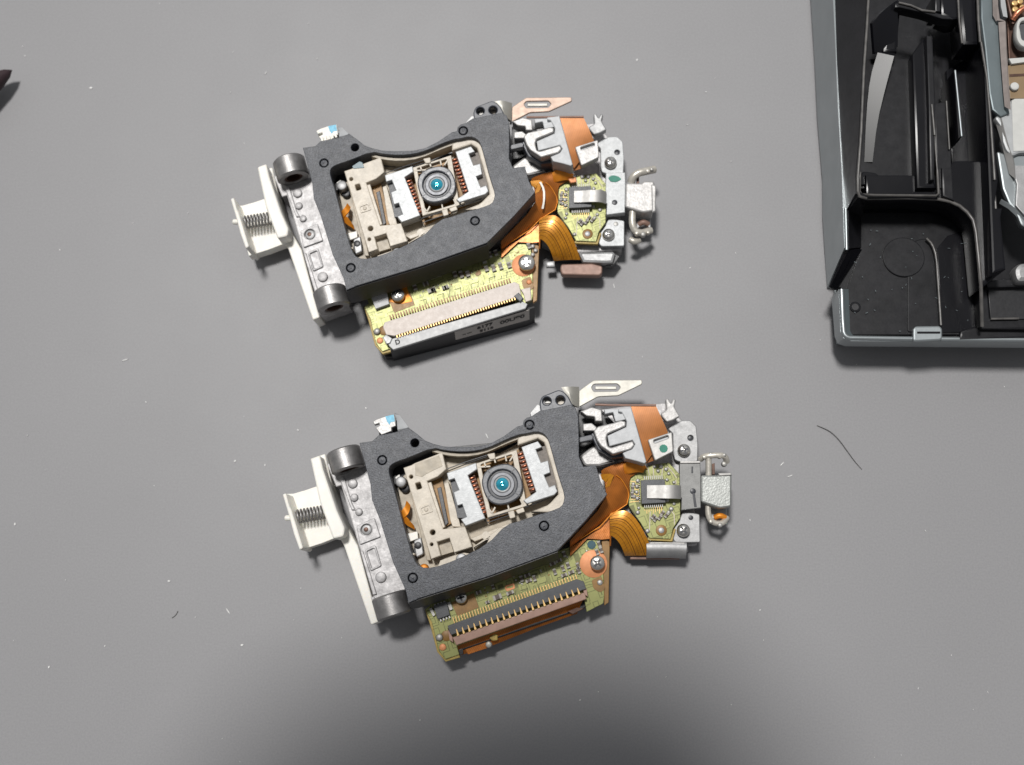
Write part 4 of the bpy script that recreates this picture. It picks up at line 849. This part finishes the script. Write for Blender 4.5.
# metal mechanism frame on the right
fr_ = dpl('mechanism_frame', 'L 665,-60 770,-60 770,40 790,165 812,175 850,500 890,860 905,930 830,960 760,900 735,765 700,400 668,150', 19.5, 2, 'slate', None, 0.25)
dst('frame_edge', 'L 768,-60 768,130 800,168 812,178 830,450 856,765 868,880', [20]*7, 'L 800,-60 802,40 810,160 868,178 876,400 895,765 905,900', [20.6]*7, 0.5, 'mouldtaupe', fr_)
dst('frame_lip', 'L 818,-60 826,60 845,140', [20]*3, 'L 850,-60 868,60 880,150', [20]*3, 0.5, 'yoke', fr_)
dpl('mechanism_bed', 'L 870,-60 1100,-60 1100,520 900,520', 17.5, 1, 'bore', None, 0.1)
for a_, b_ in ((945, 25), (990, 10), (950, 75), (1010, 60)):
    prism('brass_stud', [dcirc('L %d,%d' % (a_, b_), 19.5, 0.55, 14)], 19.6, 1.6, 'gold', drive, 0.2)
dtube('copper_lead', 'L 925,165 960,110 1010,70 1060,60', [19.2, 19.8, 20, 20], 0.5, 'copper', None, 1)
dtube('copper_lead', 'L 880,-20 905,100 930,200', [19, 19, 18.8], 0.35, 'bore', None, 1)
wr = prism('white_ring', [roundc(dp('L 960,190 985,140 1040,130 1100,140 1100,390 1000,385 955,310', 20.5), 1.2), roundc(dp('L 985,210 1000,170 1060,165 1060,330 1005,330', 20.5), 0.8)], 20.5, 1.8, 'paper', drive, 0.3)
dpl('ring_inside', 'L 985,200 1060,160 1060,340 990,340', 19.6, 0.5, 'chip', wr, 0.05)
bb = dpl('brown_board', 'L 885,540 1100,500 1100,810 905,810', 19.2, 0.8, 'brownboard', None, 0.1)
dpl('board_trim', 'L 895,480 1100,465 1100,500 920,525', 19.8, 0.8, 'paper', bb, 0.1)
dpl('board_groove', 'L 900,610 1100,600 1100,622 900,632', 19.26, 0.15, 'bore', bb, 0.02)
prism('board_rivet', [dcirc('L 945,708', 19.8, 0.75, 20)], 19.9, 0.8, 'paper', bb, 0.25)
cv = dpl('mechanism_cover', 'I 895,500 935,468 965,425 985,410 1100,405 1100,650 1000,650 975,665 945,640 930,600 925,540', 19.0, 2.2, 'yoke', None, 0.4, 0.5)
dpl('white_sticker', 'I 968,428 980,420 1100,412 1100,638 975,642', 19.1, 0.15, 'paper', cv, 0.03)
dst('cover_fold', 'I 900,510 925,600 940,660 960,740', [18, 18.3, 18, 18], 'I 925,500 950,600 975,670 985,760', [19, 19, 18.8, 18.6], 0.5, 'steel', cv, 1)
dpl('cover_skirt', 'I 905,640 960,660 1100,650 1100,990 1010,960 985,900 955,860 930,800', 18, 1.5, 'zinc', cv, 0.3, 0.5)
dst('cover_rim', 'J 830,140 880,170 935,235 1000,300', [17.5]*4, 'J 838,125 895,155 945,215 1000,275', [18]*4, 0.5, 'zinc', cv, 1)
dpl('cover_flap', 'J 880,-20 1000,-20 1000,220 935,190 900,150 905,60', 18.6, 0.8, 'dullsteel', cv, 0.15)
prism('screw_end', [roundc(dp('J 895,420 915,395 1000,385 1000,475 910,475 898,450', 15), 0.8)], 15, 3, 'dullsteel', drive, 0.8)
# ------------------------------------------------------------------ small things on the mat
hp_ = [un(x, y, 0.12) for x, y in ((817, 425.5), (823, 428), (831, 432), (839, 440), (847, 451), (855, 462), (862, 469.5))]
for i, p_ in enumerate(hp_): p_.z = 0.1+0.25*math.sin(i/6*math.pi)
tag(tube('hair', hp_, 0.065, 'hair', None, 6, 2, 0.3), 'single short dark curved hair lying on the grey mat right of the lower pickup', 'hair')
vs, fs = [], []
random.seed(3)
spots = [(91, 88, 2), (266, 73, 1), (637, 60, 1.5), (146, 402, 1), (235, 461, 1.6), (15, 524, 1.6), (169, 581, 1.6), (228, 611, 1.6), (242, 645, 1.6), (49, 667, 1.4), (366, 408, 1.3), (487, 436, 1.5), (105, 646, 1), (125, 360, 1.6), (265, 465, 1.2), (298, 430, 1.3), (614, 286, 1.3), (790, 476, 1.4), (782, 464, 1.4), (706, 92, 1), (690, 268, 1), (750, 520, 1), (60, 250, 1), (580, 700, 1), (420, 720, .9), (760, 610, .9), (25, 56, 1), (530, 340, 0.9)]
spots += [(random.uniform(0, 1024), random.uniform(0, 765), random.uniform(0.4, 0.7)) for _ in range(70)]
for x, y, k in spots:
    c = un(x, y, 0.06); a0 = random.uniform(0, 6.3); L_ = 0.16*k; W_ = 0.10*k; b0 = len(vs)
    if random.random() < 0.3: L_ *= 2.4; W_ *= 0.6
    for z in (0.01, 0.14):
        for q in range(6):
            an = q*math.pi/3
            vs.append((c.x+L_*math.cos(an)*math.cos(a0)-W_*math.sin(an)*math.sin(a0), c.y+L_*math.cos(an)*math.sin(a0)+W_*math.sin(an)*math.cos(a0), z))
    fs += [tuple(b0+6+q for q in range(6))]+[(b0+q, b0+(q+1) % 6, b0+6+(q+1) % 6, b0+6+q) for q in range(6)]
ds = mesh('dust', vs, fs, 'lint', None, False); ds['kind'] = 'stuff'
hv = [un(x, y, 0.1) for x, y in ((172, 618), (176, 615), (178, 611))]
tag(tube('lint_fibre', hv, 0.06, 'hair', None, 6, 1), 'tiny dark fibre on the bare grey mat left of the lower pickup', 'fibre')
# dark tip that pokes in at the left edge, close to the lens
t0 = un(12, 70, 3.2); t1 = un(-30, 98, 4.2); t2 = un(-200, 170, 5.2)
tp = tube('pointed_tip', [t0, t0.lerp(t1, 0.12), t0.lerp(t1, 0.35), t1, t2], 0.1, 'maroon', None, 12, 0)
for i, p_ in enumerate([0.05, 0.9, 1.7, 3.2, 5.0]):
    cc = [t0, t0.lerp(t1, 0.12), t0.lerp(t1, 0.35), t1, t2][i]
    for k in range(12):
        v_ = tp.data.vertices[i*12+k]; v_.co = cc+(v_.co-cc)*(p_/0.1)
tag(tp, 'blurred dark maroon pointed tip poking in at the left edge of the picture', 'pointed tip')
# unseen slab, added above the mat to cast the soft shadow along its bottom
blocker = thing('light_blocker', 'dark slab added out of view above the mat to cast the shadow at the bottom', 'light_blocker', (-27, 3, 214), math.radians(14))
def rr(w_, h_, r): return roundc([Vector((-w_/2, -h_/2, 0)), Vector((w_/2, -h_/2, 0)), Vector((w_/2, h_/2, 0)), Vector((-w_/2, h_/2, 0))], r)
prism('light_blocker_body', [rr(92, 116, 36)], 4, 8, 'blocker_dark', blocker, 1.5)
prism('light_blocker_bump', [rr(24, 60, 9)], -4, 2, 'blocker_dark', blocker, 0.5)
